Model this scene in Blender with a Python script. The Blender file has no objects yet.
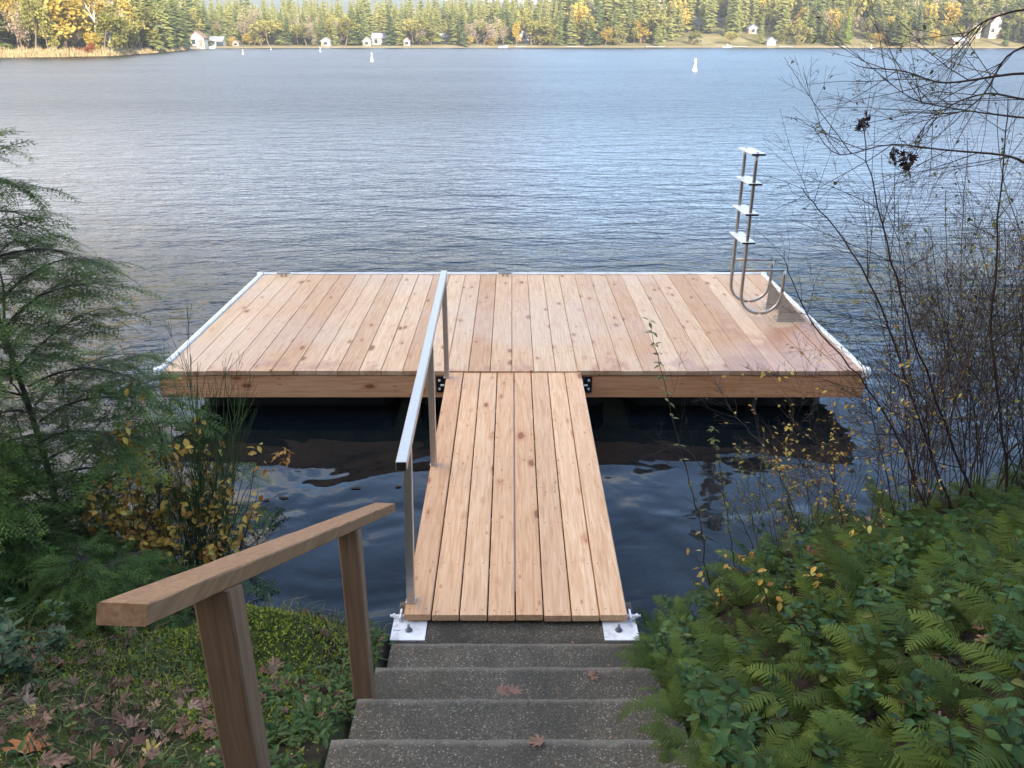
import bpy, math, random
import numpy as np
from mathutils import Vector, Matrix
random.seed(7); rng = np.random.default_rng(7)
sc = bpy.context.scene; COL = sc.collection
R = math.radians; PI = math.pi

# ------------------------------------------------------------------ camera
FPX, PITCH, ZC = 815.0, R(23.0), 3.11
CP, SP = math.cos(PITCH), math.sin(PITCH)
cd = bpy.data.cameras.new('camera'); cam = bpy.data.objects.new('camera', cd); COL.objects.link(cam)
cd.sensor_width = 36; cd.lens = FPX/1024*36; cd.clip_end = 9000; cd.clip_start = 0.05
cam.location = (0, 0, ZC); cam.rotation_euler = (PI/2-PITCH, 0, 0); sc.camera = cam

def atz(px, py, z):
    """world point seen at a pixel, on the level z"""
    dy = (py-384)/FPX; dx = (px-512)/FPX
    ry = CP-dy*SP; rz = -SP-dy*CP
    t = (z-ZC)/rz
    return np.array([dx*t, ry*t, z])
def aty(px, py, Y):
    dy = (py-384)/FPX; dx = (px-512)/FPX
    ry = CP-dy*SP; rz = -SP-dy*CP
    t = Y/ry
    return np.array([dx*t, Y, ZC+rz*t])
def proj(p):
    d = p[1]*CP-(p[2]-ZC)*SP
    dn = -(p[2]-ZC)*CP-p[1]*SP
    return 512+FPX*p[0]/d, 384+FPX*dn/d

# ------------------------------------------------------------------ mesh builder
class MB:
    def __init__(s): s.V=[]; s.L=[]; s.T=[]; s.M=[]; s.A=[]; s.n=0
    def add(s, V, F, mat=0, rnd=None):
        V = np.asarray(V, float).reshape(-1,3)
        if isinstance(F, np.ndarray): F=[F]
        elif len(F) and not isinstance(F[0], np.ndarray):
            by={}
            for f in F: by.setdefault(len(f),[]).append(f)
            F=[np.array(v) for v in by.values()]
        r = random.random() if rnd is None else rnd
        for f in F:
            if len(f)==0: continue
            s.L.append((f+s.n).ravel()); s.T.append(np.full(len(f), f.shape[1]))
            s.M.append(np.full(len(f), mat)); s.A.append(np.broadcast_to(np.asarray(r,float),(len(f),)).copy() if np.ndim(r)==0 else np.asarray(r,float))
        s.V.append(V); s.n += len(V); return s
    def add_mb(s, V, L, T, M, A):
        s.V.append(V); s.L.append(L+s.n); s.T.append(T); s.M.append(M); s.A.append(A); s.n += len(V)
    def arrays(s):
        return (np.concatenate(s.V), np.concatenate(s.L), np.concatenate(s.T), np.concatenate(s.M), np.concatenate(s.A))
    def mesh(s, name, mats, base=(0,0,0), smooth=False):
        V,L,T,M,A = s.arrays(); V = V-np.array(base)
        me = bpy.data.meshes.new(name)
        me.vertices.add(len(V)); me.vertices.foreach_set('co', V.astype(np.float32).ravel())
        me.loops.add(len(L)); me.loops.foreach_set('vertex_index', L.astype(np.int32))
        me.polygons.add(len(T)); st = np.concatenate([[0], np.cumsum(T)[:-1]])
        me.polygons.foreach_set('loop_start', st.astype(np.int32))
        me.polygons.foreach_set('material_index', M.astype(np.int32))
        for m in (mats if isinstance(mats,(list,tuple)) else [mats]): me.materials.append(m)
        me.update(calc_edges=True); me.validate()
        me.polygons.foreach_set('use_smooth', np.full(len(me.polygons),bool(smooth)))
        if len(me.polygons)==len(A):
            at = me.attributes.new('rnd','FLOAT','FACE'); at.data.foreach_set('value', A.astype(np.float32))
        return me

def setp(o, label=None, cat=None, group=None, kind=None):
    if label: o['label']=label
    if cat: o['category']=cat
    if group: o['group']=group
    if kind: o['kind']=kind
    return o
def obj(name, mb, mats, parent=None, base=None, smooth=False, **k):
    b = np.array(base if base is not None else (0,0,0), float)
    me = mb.mesh(name, mats, b, smooth) if isinstance(mb, MB) else mb
    o = bpy.data.objects.new(name, me); COL.objects.link(o)
    if parent is not None: o.parent = parent; BASES[o.name]=b
    else: o.location = b; BASES[o.name]=b
    return setp(o, **k)
BASES = {}
class _E(dict): pass
def thing(name, base, label, cat, group=None):
    o = bpy.data.objects.new(name, None); COL.objects.link(o); o.location = base; o.empty_display_size=.1
    BASES[o.name]=np.array(base,float)
    return setp(o, label, cat, group)
def part(name, mb, mats, parent, smooth=False, label=None):
    b = BASES[parent.name]
    me = mb.mesh(name, mats, b, smooth)
    o = bpy.data.objects.new(name, me); COL.objects.link(o); o.parent = parent; BASES[o.name]=b
    if label: o['label']=label
    return o
def single(name, mb, mats, base=(0,0,0), smooth=False, **k):
    me = mb.mesh(name, mats, base, smooth)
    o = bpy.data.objects.new(name, me); COL.objects.link(o); o.location = base; BASES[o.name]=np.array(base,float)
    return setp(o, **k)
def inst(name, me, loc, rz=0, s=1.0, tilt=(0,0), **k):
    o = bpy.data.objects.new(name, me); COL.objects.link(o); o.location = loc
    o.rotation_euler = (tilt[0], tilt[1], rz); o.scale = (s,s,s) if np.ndim(s)==0 else s
    return setp(o, **k)

# ------------------------------------------------------------------ primitives
BOXF = np.array([[0,3,2,1],[4,5,6,7],[0,1,5,4],[1,2,6,5],[2,3,7,6],[3,0,4,7]])
def box(mb, a, b, mat=0, rnd=None):
    x0,y0,z0=a; x1,y1,z1=b
    mb.add([(x0,y0,z0),(x1,y0,z0),(x1,y1,z0),(x0,y1,z0),(x0,y0,z1),(x1,y0,z1),(x1,y1,z1),(x0,y1,z1)], BOXF, mat, rnd)
def prism(mb, poly, fn, t0, t1, mat=0, rnd=None):
    """2-D outline (ccw) swept from t0 to t1; fn(u,v,t)->xyz"""
    n=len(poly); V=[fn(u,v,t0) for u,v in poly]+[fn(u,v,t1) for u,v in poly]
    q=np.array([[i,(i+1)%n,n+(i+1)%n,n+i] for i in range(n)])
    mb.add(V,[q,np.array([list(range(n))[::-1]]),np.array([list(range(n,2*n))])],mat,rnd)
def cham(w,h,c,cx=0,cz=0):
    return [(cx-w/2+c,cz-h/2),(cx+w/2-c,cz-h/2),(cx+w/2,cz-h/2+c),(cx+w/2,cz+h/2-c),(cx+w/2-c,cz+h/2),(cx-w/2+c,cz+h/2),(cx-w/2,cz+h/2-c),(cx-w/2,cz-h/2+c)]
def beam(mb, p0, p1, w, h, c=.004, mat=0, rnd=None, up=(0,0,1), nseg=1, wob=0):
    """chamfered bar between two points, w across, h along up"""
    p0=Vector(p0); p1=Vector(p1); d=(p1-p0).normalized(); u=Vector(up)
    s=d.cross(u).normalized(); v=s.cross(d)
    prism(mb, cham(w,h,c), lambda a,b,t: tuple(p0.lerp(p1,t)+s*a+v*b), 0,1, mat, rnd)
def tube(mb, P, rad, n=6, mat=0, rnd=None, cap=True, closed=False):
    P=np.asarray(P,float); m=len(P); rad=np.broadcast_to(np.asarray(rad,float),(m,))
    T=np.gradient(P,axis=0); T/= (np.linalg.norm(T,axis=1,keepdims=True)+1e-9)
    ref=np.array([0,0,1.]) if abs(T[:,2]).mean()<.8 else np.array([1.,0,0])
    A=np.cross(T,ref); A/= (np.linalg.norm(A,axis=1,keepdims=True)+1e-9); B=np.cross(T,A)
    an=np.arange(n)*2*PI/n
    V=(P[:,None,:]+rad[:,None,None]*(A[:,None,:]*np.cos(an)[None,:,None]+B[:,None,:]*np.sin(an)[None,:,None])).reshape(-1,3)
    i=np.arange(m-1)[:,None]*n; j=np.arange(n)[None,:]; k=(j+1)%n
    F=np.stack([i+j,i+k,i+n+k,i+n+j],-1).reshape(-1,4)
    Fs=[F]
    if cap: Fs+= [np.array([list(range(n))[::-1]]), np.array([[(m-1)*n+q for q in range(n)]])]
    mb.add(V,Fs,mat,rnd)
def lathe(mb, prof, c, n=16, mat=0, rnd=None):
    prof=np.array(prof,float); m=len(prof); an=np.arange(n)*2*PI/n
    V=np.stack([prof[:,0,None]*np.cos(an),prof[:,0,None]*np.sin(an),np.broadcast_to(prof[:,1,None],(m,n))],-1).reshape(-1,3)+np.array(c)
    i=np.arange(m-1)[:,None]*n; j=np.arange(n)[None,:]; k=(j+1)%n
    mb.add(V,[np.stack([i+j,i+k,i+n+k,i+n+j],-1).reshape(-1,4),np.array([list(range(n))[::-1]]),np.array([[(m-1)*n+q for q in range(n)]])],mat,rnd)

def merge_instances(dst, proto, mats4, rnds=None):
    """many transformed copies of one builder into dst"""
    V,L,T,M,A = proto
    n=len(V); Vh=np.concatenate([V,np.ones((n,1))],1)
    out=np.einsum('kij,nj->kni',mats4[:,:3,:],Vh).reshape(-1,3)
    K=len(mats4)
    Ls=(L[None,:]+np.arange(K)[:,None]*n).ravel()
    As=np.tile(A,K)
    if rnds is not None: As=np.clip(As*.5+np.repeat(rnds,len(T))*.5,0,1)
    dst.add_mb(out,Ls,np.tile(T,K),np.tile(M,K),As)
def frame4(p, xdir, up, s=1.0):
    x=np.asarray(xdir,float); x=x/ (np.linalg.norm(x)+1e-9); up=np.asarray(up,float)
    y=np.cross(up,x); y/= (np.linalg.norm(y)+1e-9); z=np.cross(x,y)
    m=np.eye(4); m[:3,0]=x*s; m[:3,1]=y*s; m[:3,2]=z*s; m[:3,3]=p; return m

# ------------------------------------------------------------------ materials
def mat(name):
    m=bpy.data.materials.new(name); m.use_nodes=True; nt=m.node_tree; b=nt.nodes['Principled BSDF']; return m,nt,b
def nd(nt,t,**k):
    n=nt.nodes.new(t)
    for a,v in k.items():
        if a in ('operation','blend_type','data_type','feature','distance','musgrave_type','noise_dimensions','attribute_name','sky_type','interpolation','vector_type','clamp','clamp_factor','clamp_result'): setattr(n,a,v)
        else: n.inputs[a].default_value=v
    return n
def ln(nt,a,b): nt.links.new(a,b)
def ramp(nt, fac, stops, interp='LINEAR'):
    r=nt.nodes.new('ShaderNodeValToRGB'); r.color_ramp.interpolation=interp
    e=r.color_ramp.elements
    while len(e)<len(stops): e.new(.5)
    for i,(p,c) in enumerate(stops): e[i].position=p; e[i].color=(c[0],c[1],c[2],1) if len(c)>=3 else (c[0],)*3+(1,)
    ln(nt,fac,r.inputs['Fac']); return r
def math_(nt,op,a,b=None,c=None):
    n=nt.nodes.new('ShaderNodeMath'); n.operation=op
    for i,v in enumerate((a,b,c)):
        if v is None: continue
        if isinstance(v,(int,float)): n.inputs[i].default_value=v
        else: ln(nt,v,n.inputs[i])
    return n.outputs[0]
def maprange(nt,v,a,b,c=0.,d=1.):
    n=nt.nodes.new('ShaderNodeMapRange'); n.inputs[1].default_value=a;n.inputs[2].default_value=b;n.inputs[3].default_value=c;n.inputs[4].default_value=d
    n.interpolation_type='SMOOTHSTEP'; ln(nt,v,n.inputs[0]); return n.outputs[0]
def mixc(nt,f,a,b,bt='MIX'):
    n=nt.nodes.new('ShaderNodeMix'); n.data_type='RGBA'; n.blend_type=bt
    if isinstance(f,(int,float)): n.inputs[0].default_value=f
    else: ln(nt,f,n.inputs[0])
    for s,v in ((6,a),(7,b)):
        if isinstance(v,tuple): n.inputs[s].default_value=(*v,1)
        else: ln(nt,v,n.inputs[s])
    return n.outputs[2]
def coords(nt, scale=(1,1,1), rndoff=False, kind='Object'):
    tc=nt.nodes.new('ShaderNodeTexCoord'); mp=nt.nodes.new('ShaderNodeMapping'); mp.inputs['Scale'].default_value=scale
    src=tc.outputs[kind]
    if rndoff:
        at=nd(nt,'ShaderNodeAttribute'); at.attribute_name='rnd'
        va=nt.nodes.new('ShaderNodeVectorMath'); va.operation='MULTIPLY_ADD'
        cb=nt.nodes.new('ShaderNodeCombineXYZ')
        for i,k in enumerate((7.3,31.7,13.1)): ln(nt,math_(nt,'MULTIPLY',at.outputs['Fac'],k),cb.inputs[i])
        ln(nt,tc.outputs[kind],va.inputs[0]); va.inputs[1].default_value=(1,1,1); ln(nt,cb.outputs[0],va.inputs[2]); src=va.outputs[0]
    ln(nt,src,mp.inputs['Vector']); return mp.outputs[0]
def noise(nt,vec,scale,detail=3,rough=.55,dist=0):
    n=nt.nodes.new('ShaderNodeTexNoise'); n.inputs['Scale'].default_value=scale;n.inputs['Detail'].default_value=detail;n.inputs['Roughness'].default_value=rough;n.inputs['Distortion'].default_value=dist
    ln(nt,vec,n.inputs['Vector']); return n.outputs['Fac']
def bump(nt,b,h,strength=.3,dist=.01):
    n=nt.nodes.new('ShaderNodeBump'); n.inputs['Strength'].default_value=strength; n.inputs['Distance'].default_value=dist
    ln(nt,h,n.inputs['Height']); ln(nt,n.outputs[0],b.inputs['Normal']); return n
def attr(nt,name='rnd'):
    a=nt.nodes.new('ShaderNodeAttribute'); a.attribute_name=name; return a.outputs['Fac']

def wood(name, base, dark, light, axis='Y', knots=True, rough=.6, stain=False, tintvar=.9):
    m,nt,b=mat(name)
    g=(1,.045,1) if axis=='Y' else ((.045,1,1) if axis=='X' else (1,1,.045))
    kn=(1,.42,1) if axis=='Y' else ((.42,1,1) if axis=='X' else (1,1,.42))
    v=coords(nt,g,True); n1=noise(nt,v,62,4,.6,.8); n2=noise(nt,v,150,3,.6)
    v2=coords(nt,kn,True); n3=noise(nt,v2,3.2,3,.5)
    c=ramp(nt,n1,[(.3,dark),(.52,base),(.75,light)]).outputs[0]
    c=mixc(nt,math_(nt,'MULTIPLY',n2,.35),c,dark)
    c=mixc(nt,maprange(nt,n3,.5,.75,0,.22),c,(dark[0]*1.0,dark[1]*.86,dark[2]*.8))
    at=attr(nt); 
    tint=ramp(nt,at,[(0,(.78,.64,.52)),(.3,(.92,.88,.84)),(.6,(1.05,1.04,1.0)),(.8,(.88,.76,.65)),(1,(1.14,1.17,1.17))]).outputs[0]
    c=mixc(nt,tintvar,c,mixc(nt,1.0,c,tint,'MULTIPLY'))
    bh=n1
    if knots:
        vo=nt.nodes.new('ShaderNodeTexVoronoi'); vo.inputs['Scale'].default_value=7.0
        ln(nt,v2,vo.inputs['Vector'])
        d=math_(nt,'ADD',vo.outputs['Distance'],math_(nt,'MULTIPLY',math_(nt,'SUBTRACT',noise(nt,v2,26,3),.5),.22))
        sep=nt.nodes.new('ShaderNodeSeparateColor'); ln(nt,vo.outputs['Color'],sep.inputs[0])
        on=maprange(nt,sep.outputs[0],.04,.06)
        size=math_(nt,'MULTIPLY_ADD',sep.outputs[1],.13,.03)
        k=math_(nt,'MULTIPLY',on,maprange(nt,math_(nt,'SUBTRACT',d,size),-.015,.02,1,0))
        halo=math_(nt,'MULTIPLY',on,maprange(nt,math_(nt,'SUBTRACT',d,size),0,.16,.6,0))
        c=mixc(nt,halo,c,(dark[0]*.88,dark[1]*.66,dark[2]*.5))
        c=mixc(nt,math_(nt,'MULTIPLY',k,.85),c,(dark[0]*.42,dark[1]*.27,dark[2]*.18))
        vo2=nt.nodes.new('ShaderNodeTexVoronoi'); vo2.inputs['Scale'].default_value=19
        ln(nt,v2,vo2.inputs['Vector']); s2=nt.nodes.new('ShaderNodeSeparateColor'); ln(nt,vo2.outputs['Color'],s2.inputs[0])
        k2=math_(nt,'MULTIPLY',maprange(nt,s2.outputs[0],.50,.52),maprange(nt,vo2.outputs['Distance'],.1,.2,1,0))
        c=mixc(nt,math_(nt,'MULTIPLY',k2,.55),c,(dark[0]*.5,dark[1]*.38,dark[2]*.3))
    rg=None
    if stain:
        tc=nt.nodes.new('ShaderNodeTexCoord'); sx=nt.nodes.new('ShaderNodeSeparateXYZ'); ln(nt,tc.outputs['Object'],sx.inputs[0])
        X,Y=sx.outputs[0],sx.outputs[1]
        sn=noise(nt,coords(nt,(1,1,1)),2.2,5,.6,.5); sn2=noise(nt,coords(nt,(1,1,1)),.8,3,.5)
        # rain-wet patch by the ladder, foot-worn patches along the front edge
        rx=math_(nt,'MULTIPLY',math_(nt,'MAXIMUM',maprange(nt,X,1.2,2.7),0.0),maprange(nt,Y,2.2,.4))
        wet=maprange(nt,math_(nt,'ADD',math_(nt,'MULTIPLY',rx,.42),sn),.66,.82)
        fr=math_(nt,'MULTIPLY',maprange(nt,Y,.45,0),.2)
        st=maprange(nt,math_(nt,'ADD',fr,sn),.66,.78)
        s=math_(nt,'MAXIMUM',wet,st)
        c=mixc(nt,math_(nt,'MULTIPLY',s,.6),c,mixc(nt,1.0,c,(.62,.36,.25),'MULTIPLY'))
        gr=maprange(nt,sn2,.45,.65,0,.22)
        c=mixc(nt,gr,c,(.52,.45,.42))
        rg=maprange(nt,s,0,1,rough,.42)
    ln(nt,c,b.inputs['Base Color'])
    if rg is not None: ln(nt,rg,b.inputs['Roughness'])
    else: b.inputs['Roughness'].default_value=rough
    b.inputs['Specular IOR Level'].default_value=.35
    bump(nt,b,math_(nt,'ADD',n1,math_(nt,'MULTIPLY',n2,.5)),.35,.002)
    return m
def simple(name, col, rough=.5, metal=0, nscale=0, namt=.15, bmp=0, bscale=40, spec=.5, dark=None, dscale=3, damt=.5):
    m,nt,b=mat(name); b.inputs['Roughness'].default_value=rough; b.inputs['Metallic'].default_value=metal; b.inputs['Specular IOR Level'].default_value=spec
    v=coords(nt)
    c=None
    if nscale:
        n=noise(nt,v,nscale,4); c=ramp(nt,n,[(.3,tuple(x*(1-namt) for x in col)),(.7,tuple(min(1,x*(1+namt)) for x in col))]).outputs[0]
        if dark: c=mixc(nt,maprange(nt,noise(nt,v,dscale,5,.65),.5,.68,0,damt),c,dark)
        ln(nt,c,b.inputs['Base Color'])
    else: b.inputs['Base Color'].default_value=(*col,1)
    if bmp: bump(nt,b,noise(nt,v,bscale,4),bmp,.01)
    return m
def leafmat(name, stops, rough=.5, trans=.25, spec=.35, nsc=0, objrnd=0):
    m,nt,b=mat(name); a=attr(nt)
    if objrnd:
        oi=nt.nodes.new('ShaderNodeObjectInfo')
        a=math_(nt,'ADD',math_(nt,'MULTIPLY',a,1-objrnd),math_(nt,'MULTIPLY',oi.outputs['Random'],objrnd))
    c=ramp(nt,a,stops).outputs[0]
    if nsc:
        c=mixc(nt,maprange(nt,noise(nt,coords(nt),nsc,2),.45,.7,0,.5),c,stops[0][1])
    ln(nt,c,b.inputs['Base Color']); b.inputs['Roughness'].default_value=rough; b.inputs['Specular IOR Level'].default_value=spec
    if trans:
        t=nt.nodes.new('ShaderNodeBsdfTranslucent'); ln(nt,c,t.inputs['Color']); mx=nt.nodes.new('ShaderNodeMixShader'); mx.inputs[0].default_value=trans
        ln(nt,b.outputs[0],mx.inputs[1]); ln(nt,t.outputs[0],mx.inputs[2]); ln(nt,mx.outputs[0],nt.nodes['Material Output'].inputs['Surface'])
    return m

M={}
M['deck']=wood('cedar_deck',(.62,.445,.285),(.48,.30,.165),(.73,.57,.395),stain=True)
M['ramp']=wood('cedar_gangway',(.69,.45,.27),(.53,.30,.15),(.80,.59,.385))
M['fascia']=wood('cedar_fascia',(.62,.34,.18),(.47,.22,.10),(.70,.44,.26),axis='X')
M['rail']=wood('weathered_rail',(.27,.148,.068),(.185,.095,.042),(.34,.20,.10),knots=False,rough=.75,tintvar=.1)
M['post']=wood('weathered_post',(.22,.128,.07),(.15,.085,.045),(.29,.18,.105),axis='Z',knots=False,rough=.8,tintvar=.2)
M['alu']=simple('brushed_aluminium',(.56,.53,.49),.36,.8,60,.06,.15,90)
M['steel']=simple('stainless_steel',(.40,.37,.34),.3,.85,30,.1)
M['galv']=simple('galvanised_plate',(.74,.75,.76),.55,.0,25,.08,.1,60,dark=(.3,.27,.22),dscale=14,damt=.5)
M['white']=simple('white_vinyl',(.74,.74,.72),.4,0,9,.06,dark=(.42,.40,.34),dscale=5,damt=.5)
M['tread']=simple('white_tread',(.6,.61,.62),.35,0,12,.05)
M['black']=simple('black_metal',(.03,.03,.032),.4,.5,20,.3)
M['bolt']=simple('bolt_steel',(.22,.23,.25),.35,.9)
M['float']=simple('black_float',(.012,.012,.012),.6)
M['gusset']=simple('gusset_plate',(.36,.31,.25),.45,.1,14,.12)
M['screw']=simple('screw_head',(.10,.07,.05),.5,.6)

def concrete():
    m,nt,b=mat('exposed_aggregate_concrete'); v=coords(nt)
    vo=nt.nodes.new('ShaderNodeTexVoronoi'); vo.inputs['Scale'].default_value=150; ln(nt,v,vo.inputs['Vector'])
    sep=nt.nodes.new('ShaderNodeSeparateColor'); ln(nt,vo.outputs['Color'],sep.inputs[0])
    peb=ramp(nt,sep.outputs[0],[(0,(.05,.042,.030)),(.45,(.105,.090,.062)),(.8,(.19,.165,.118)),(.94,(.30,.265,.20)),(1,(.50,.45,.36))]).outputs[0]
    n=noise(nt,v,170,3,.7)
    c=mixc(nt,maprange(nt,vo.outputs['Distance'],.25,.55,0,.85),peb,(.060,.052,.038))
    c=mixc(nt,maprange(nt,n,.4,.65,0,.4),c,(.15,.13,.10))
    big=noise(nt,v,2.6,5,.65,.4)
    c=mixc(nt,maprange(nt,big,.42,.64,0,.55),c,(.035,.034,.026))
    mos=noise(nt,v,3.6,5,.7,.2)
    c=mixc(nt,maprange(nt,mos,.58,.75,0,.5),c,(.045,.055,.022))
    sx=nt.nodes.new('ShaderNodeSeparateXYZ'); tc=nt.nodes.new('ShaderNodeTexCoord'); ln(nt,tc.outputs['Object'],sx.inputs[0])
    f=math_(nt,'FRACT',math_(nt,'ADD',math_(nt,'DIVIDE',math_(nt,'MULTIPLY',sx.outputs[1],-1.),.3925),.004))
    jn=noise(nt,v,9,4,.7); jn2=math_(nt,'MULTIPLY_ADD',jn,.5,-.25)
    dirt_shade=math_(nt,'MULTIPLY',maprange(nt,math_(nt,'ADD',f,jn2),.62,.98),.72)  # dirt plus inner-corner shade, both painted as darker colour toward each riser
    c=mixc(nt,dirt_shade,c,(.026,.023,.016))
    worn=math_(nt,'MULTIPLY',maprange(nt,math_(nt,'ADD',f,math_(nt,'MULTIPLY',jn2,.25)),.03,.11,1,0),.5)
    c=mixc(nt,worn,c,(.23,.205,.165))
    ln(nt,c,b.inputs['Base Color']); b.inputs['Roughness'].default_value=.85; b.inputs['Specular IOR Level'].default_value=.3
    h=math_(nt,'ADD',math_(nt,'MULTIPLY',vo.outputs['Distance'],-1.0),n)
    bump(nt,b,h,.6,.006); return m
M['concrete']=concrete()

def groundmat():
    m,nt,b=mat('ground_soil'); v=coords(nt); tc=nt.nodes.new('ShaderNodeTexCoord'); sx=nt.nodes.new('ShaderNodeSeparateXYZ'); ln(nt,tc.outputs['Object'],sx.inputs[0])
    n1=noise(nt,v,6,6,.7); n2=noise(nt,v,40,4,.7)
    soil=ramp(nt,n1,[(.3,(.010,.008,.006)),(.5,(.026,.019,.013)),(.7,(.05,.034,.022))]).outputs[0]
    soil=mixc(nt,maprange(nt,n2,.5,.7,0,.6),soil,(.06,.04,.028))
    moss=ramp(nt,noise(nt,v,22,4,.7),[(.3,(.018,.026,.007)),(.55,(.045,.062,.014)),(.75,(.085,.10,.024))]).outputs[0]
    mm=maprange(nt,noise(nt,v,1.4,4,.6),.38,.5)
    left=maprange(nt,sx.outputs[0],-.3,-.7)
    near=mixc(nt,math_(nt,'MULTIPLY',mm,left),soil,moss)
    fn=noise(nt,v,.12,5,.6)
    far=ramp(nt,fn,[(.35,(.10,.10,.035)),(.5,(.17,.14,.06)),(.62,(.22,.19,.10)),(.75,(.09,.10,.04))]).outputs[0]
    beach=maprange(nt,sx.outputs[2],.0,.9,1,0)
    far=mixc(nt,math_(nt,'MULTIPLY',beach,.8),far,(.24,.20,.13))
    c=mixc(nt,maprange(nt,sx.outputs[1],60,90),near,far)
    bed=maprange(nt,sx.outputs[2],.03,-.05)
    bedc=ramp(nt,noise(nt,v,7,5,.7),[(.35,(.02,.018,.012)),(.6,(.06,.055,.04)),(.8,(.12,.11,.09))]).outputs[0]
    c=mixc(nt,bed,c,bedc)
    ln(nt,c,b.inputs['Base Color']); b.inputs['Roughness'].default_value=.95; b.inputs['Specular IOR Level'].default_value=.15
    bump(nt,b,n2,.8,.02); return m
M['ground']=groundmat()

def watermat():
    m=bpy.data.materials.new('lake_water'); m.use_nodes=True; nt=m.node_tree; nt.nodes.remove(nt.nodes['Principled BSDF'])
    out=nt.nodes['Material Output']
    tc=nt.nodes.new('ShaderNodeTexCoord'); sx=nt.nodes.new('ShaderNodeSeparateXYZ'); ln(nt,tc.outputs['Object'],sx.inputs[0])
    v1=coords(nt,(.55,1.25,1)); v2=coords(nt,(.8,1.0,1))
    ws=noise(nt,v1,3.4,3,.5,.8)     # wind ripples
    wf=noise(nt,v1,12,2,.55,.4)
    wl=noise(nt,v1,.9,2,.5,.4)
    gust=noise(nt,coords(nt,(.4,1,1)),.09,3,.5)
    calm=maprange(nt,sx.outputs[1],6.5,10.5)            # sheltered pool between dock and bank
    # left side open to the wind
    leftw=maprange(nt,sx.outputs[0],-3.0,-4.6)
    calm=math_(nt,'MAXIMUM',calm,leftw)
    amp=math_(nt,'MULTIPLY',math_(nt,'MULTIPLY_ADD',gust,3.6,2.4),maprange(nt,sx.outputs[1],9,45,.54,.32))
    hh=math_(nt,'ADD',math_(nt,'MULTIPLY',ws,.032),math_(nt,'MULTIPLY',wf,.009))
    hh=math_(nt,'ADD',hh,math_(nt,'MULTIPLY',wl,.06))
    hh=math_(nt,'MULTIPLY',math_(nt,'MULTIPLY',hh,amp),calm)
    sw=noise(nt,v2,1.15,2,.45,.8); s2=noise(nt,v2,3.4,2,.5,.6)
    hs=math_(nt,'ADD',math_(nt,'MULTIPLY',sw,.055),math_(nt,'MULTIPLY',s2,.006))
    hs=math_(nt,'MULTIPLY',hs,math_(nt,'MULTIPLY_ADD',calm,-.6,1.))
    h=math_(nt,'ADD',hh,hs)
    bp=nt.nodes.new('ShaderNodeBump'); bp.inputs['Strength'].default_value=1; bp.inputs['Distance'].default_value=1; ln(nt,h,bp.inputs['Height'])
    fr=nt.nodes.new('ShaderNodeFresnel'); fr.inputs['IOR'].default_value=1.333; ln(nt,bp.outputs[0],fr.inputs['Normal'])
    gl=nt.nodes.new('ShaderNodeBsdfGlossy'); gl.distribution='BECKMANN'; ln(nt,maprange(nt,sx.outputs[1],5,17,.05,.35),gl.inputs['Roughness']); gl.inputs['Color'].default_value=(1,1,1,1); ln(nt,bp.outputs[0],gl.inputs['Normal'])
    df=nt.nodes.new('ShaderNodeBsdfDiffuse'); df.inputs['Color'].default_value=(.006,.012,.017,1)
    tr=nt.nodes.new('ShaderNodeBsdfTransparent'); tr.inputs['Color'].default_value=(.55,.6,.5,1)
    mx=nt.nodes.new('ShaderNodeMixShader'); mx.inputs[0].default_value=.5; ln(nt,df.outputs[0],mx.inputs[1]); ln(nt,tr.outputs[0],mx.inputs[2])
    m2=nt.nodes.new('ShaderNodeMixShader'); ln(nt,math_(nt,'MULTIPLY',fr.outputs[0],maprange(nt,sx.outputs[1],15,45,1.,.54)),m2.inputs[0]); ln(nt,mx.outputs[0],m2.inputs[1]); ln(nt,gl.outputs[0],m2.inputs[2])
    ln(nt,m2.outputs[0],out.inputs['Surface']); return m
M['water']=watermat()

G=lambda *a:a
M['fern']=leafmat('fern_frond',[(0,(.022,.034,.006)),(.4,(.052,.080,.013)),(.7,(.095,.140,.024)),(.88,(.15,.18,.035)),(1,(.20,.12,.04))],.6,.25,.12,objrnd=.45)
M['salal']=leafmat('salal_leaf',[(0,(.018,.042,.009)),(.5,(.040,.088,.018)),(.85,(.08,.13,.028)),(1,(.18,.16,.03))],.5,.2,.2)
M['salalb']=leafmat('bluegreen_leaf',[(0,(.015,.04,.016)),(.5,(.032,.08,.032)),(1,(.06,.12,.045))],.55,.2)
M['conif']=leafmat('conifer_spray',[(0,(.02,.042,.010)),(.45,(.065,.12,.026)),(.8,(.14,.21,.045)),(1,(.22,.29,.07))],.6,.25,.15)
M['bark']=simple('bark',(.06,.045,.035),.9,0,30,.4,.5,50)
M['twig']=leafmat('dark_twig',[(0,(.035,.024,.020)),(.6,(.075,.050,.042)),(1,(.14,.11,.09))],.8,0,.15)
M['twiggrey']=leafmat('grey_twig',[(0,(.05,.045,.04)),(1,(.14,.13,.12))],.8,0,.2)
M['broom']=leafmat('broom_stem',[(0,(.025,.045,.014)),(.6,(.05,.085,.025)),(1,(.09,.12,.04))],.6,0,.25)
M['yleaf']=leafmat('yellow_leaf',[(0,(.30,.13,.03)),(.3,(.50,.28,.05)),(.7,(.62,.42,.08)),(1,(.45,.44,.10))],.5,.35)
M['gleaf']=leafmat('olive_leaf',[(0,(.05,.06,.015)),(.5,(.11,.12,.03)),(.8,(.22,.2,.04)),(1,(.38,.28,.05))],.5,.3)
M['maple']=leafmat('fallen_maple_leaf',[(0,(.06,.03,.02)),(.35,(.14,.07,.045)),(.7,(.24,.14,.095)),(.92,(.34,.22,.15)),(1,(.40,.30,.10))],.7,.05,.25)
M['orange']=leafmat('orange_leaf',[(0,(.28,.09,.025)),(1,(.33,.12,.03))],.6,.1,.3,nsc=30)
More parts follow.
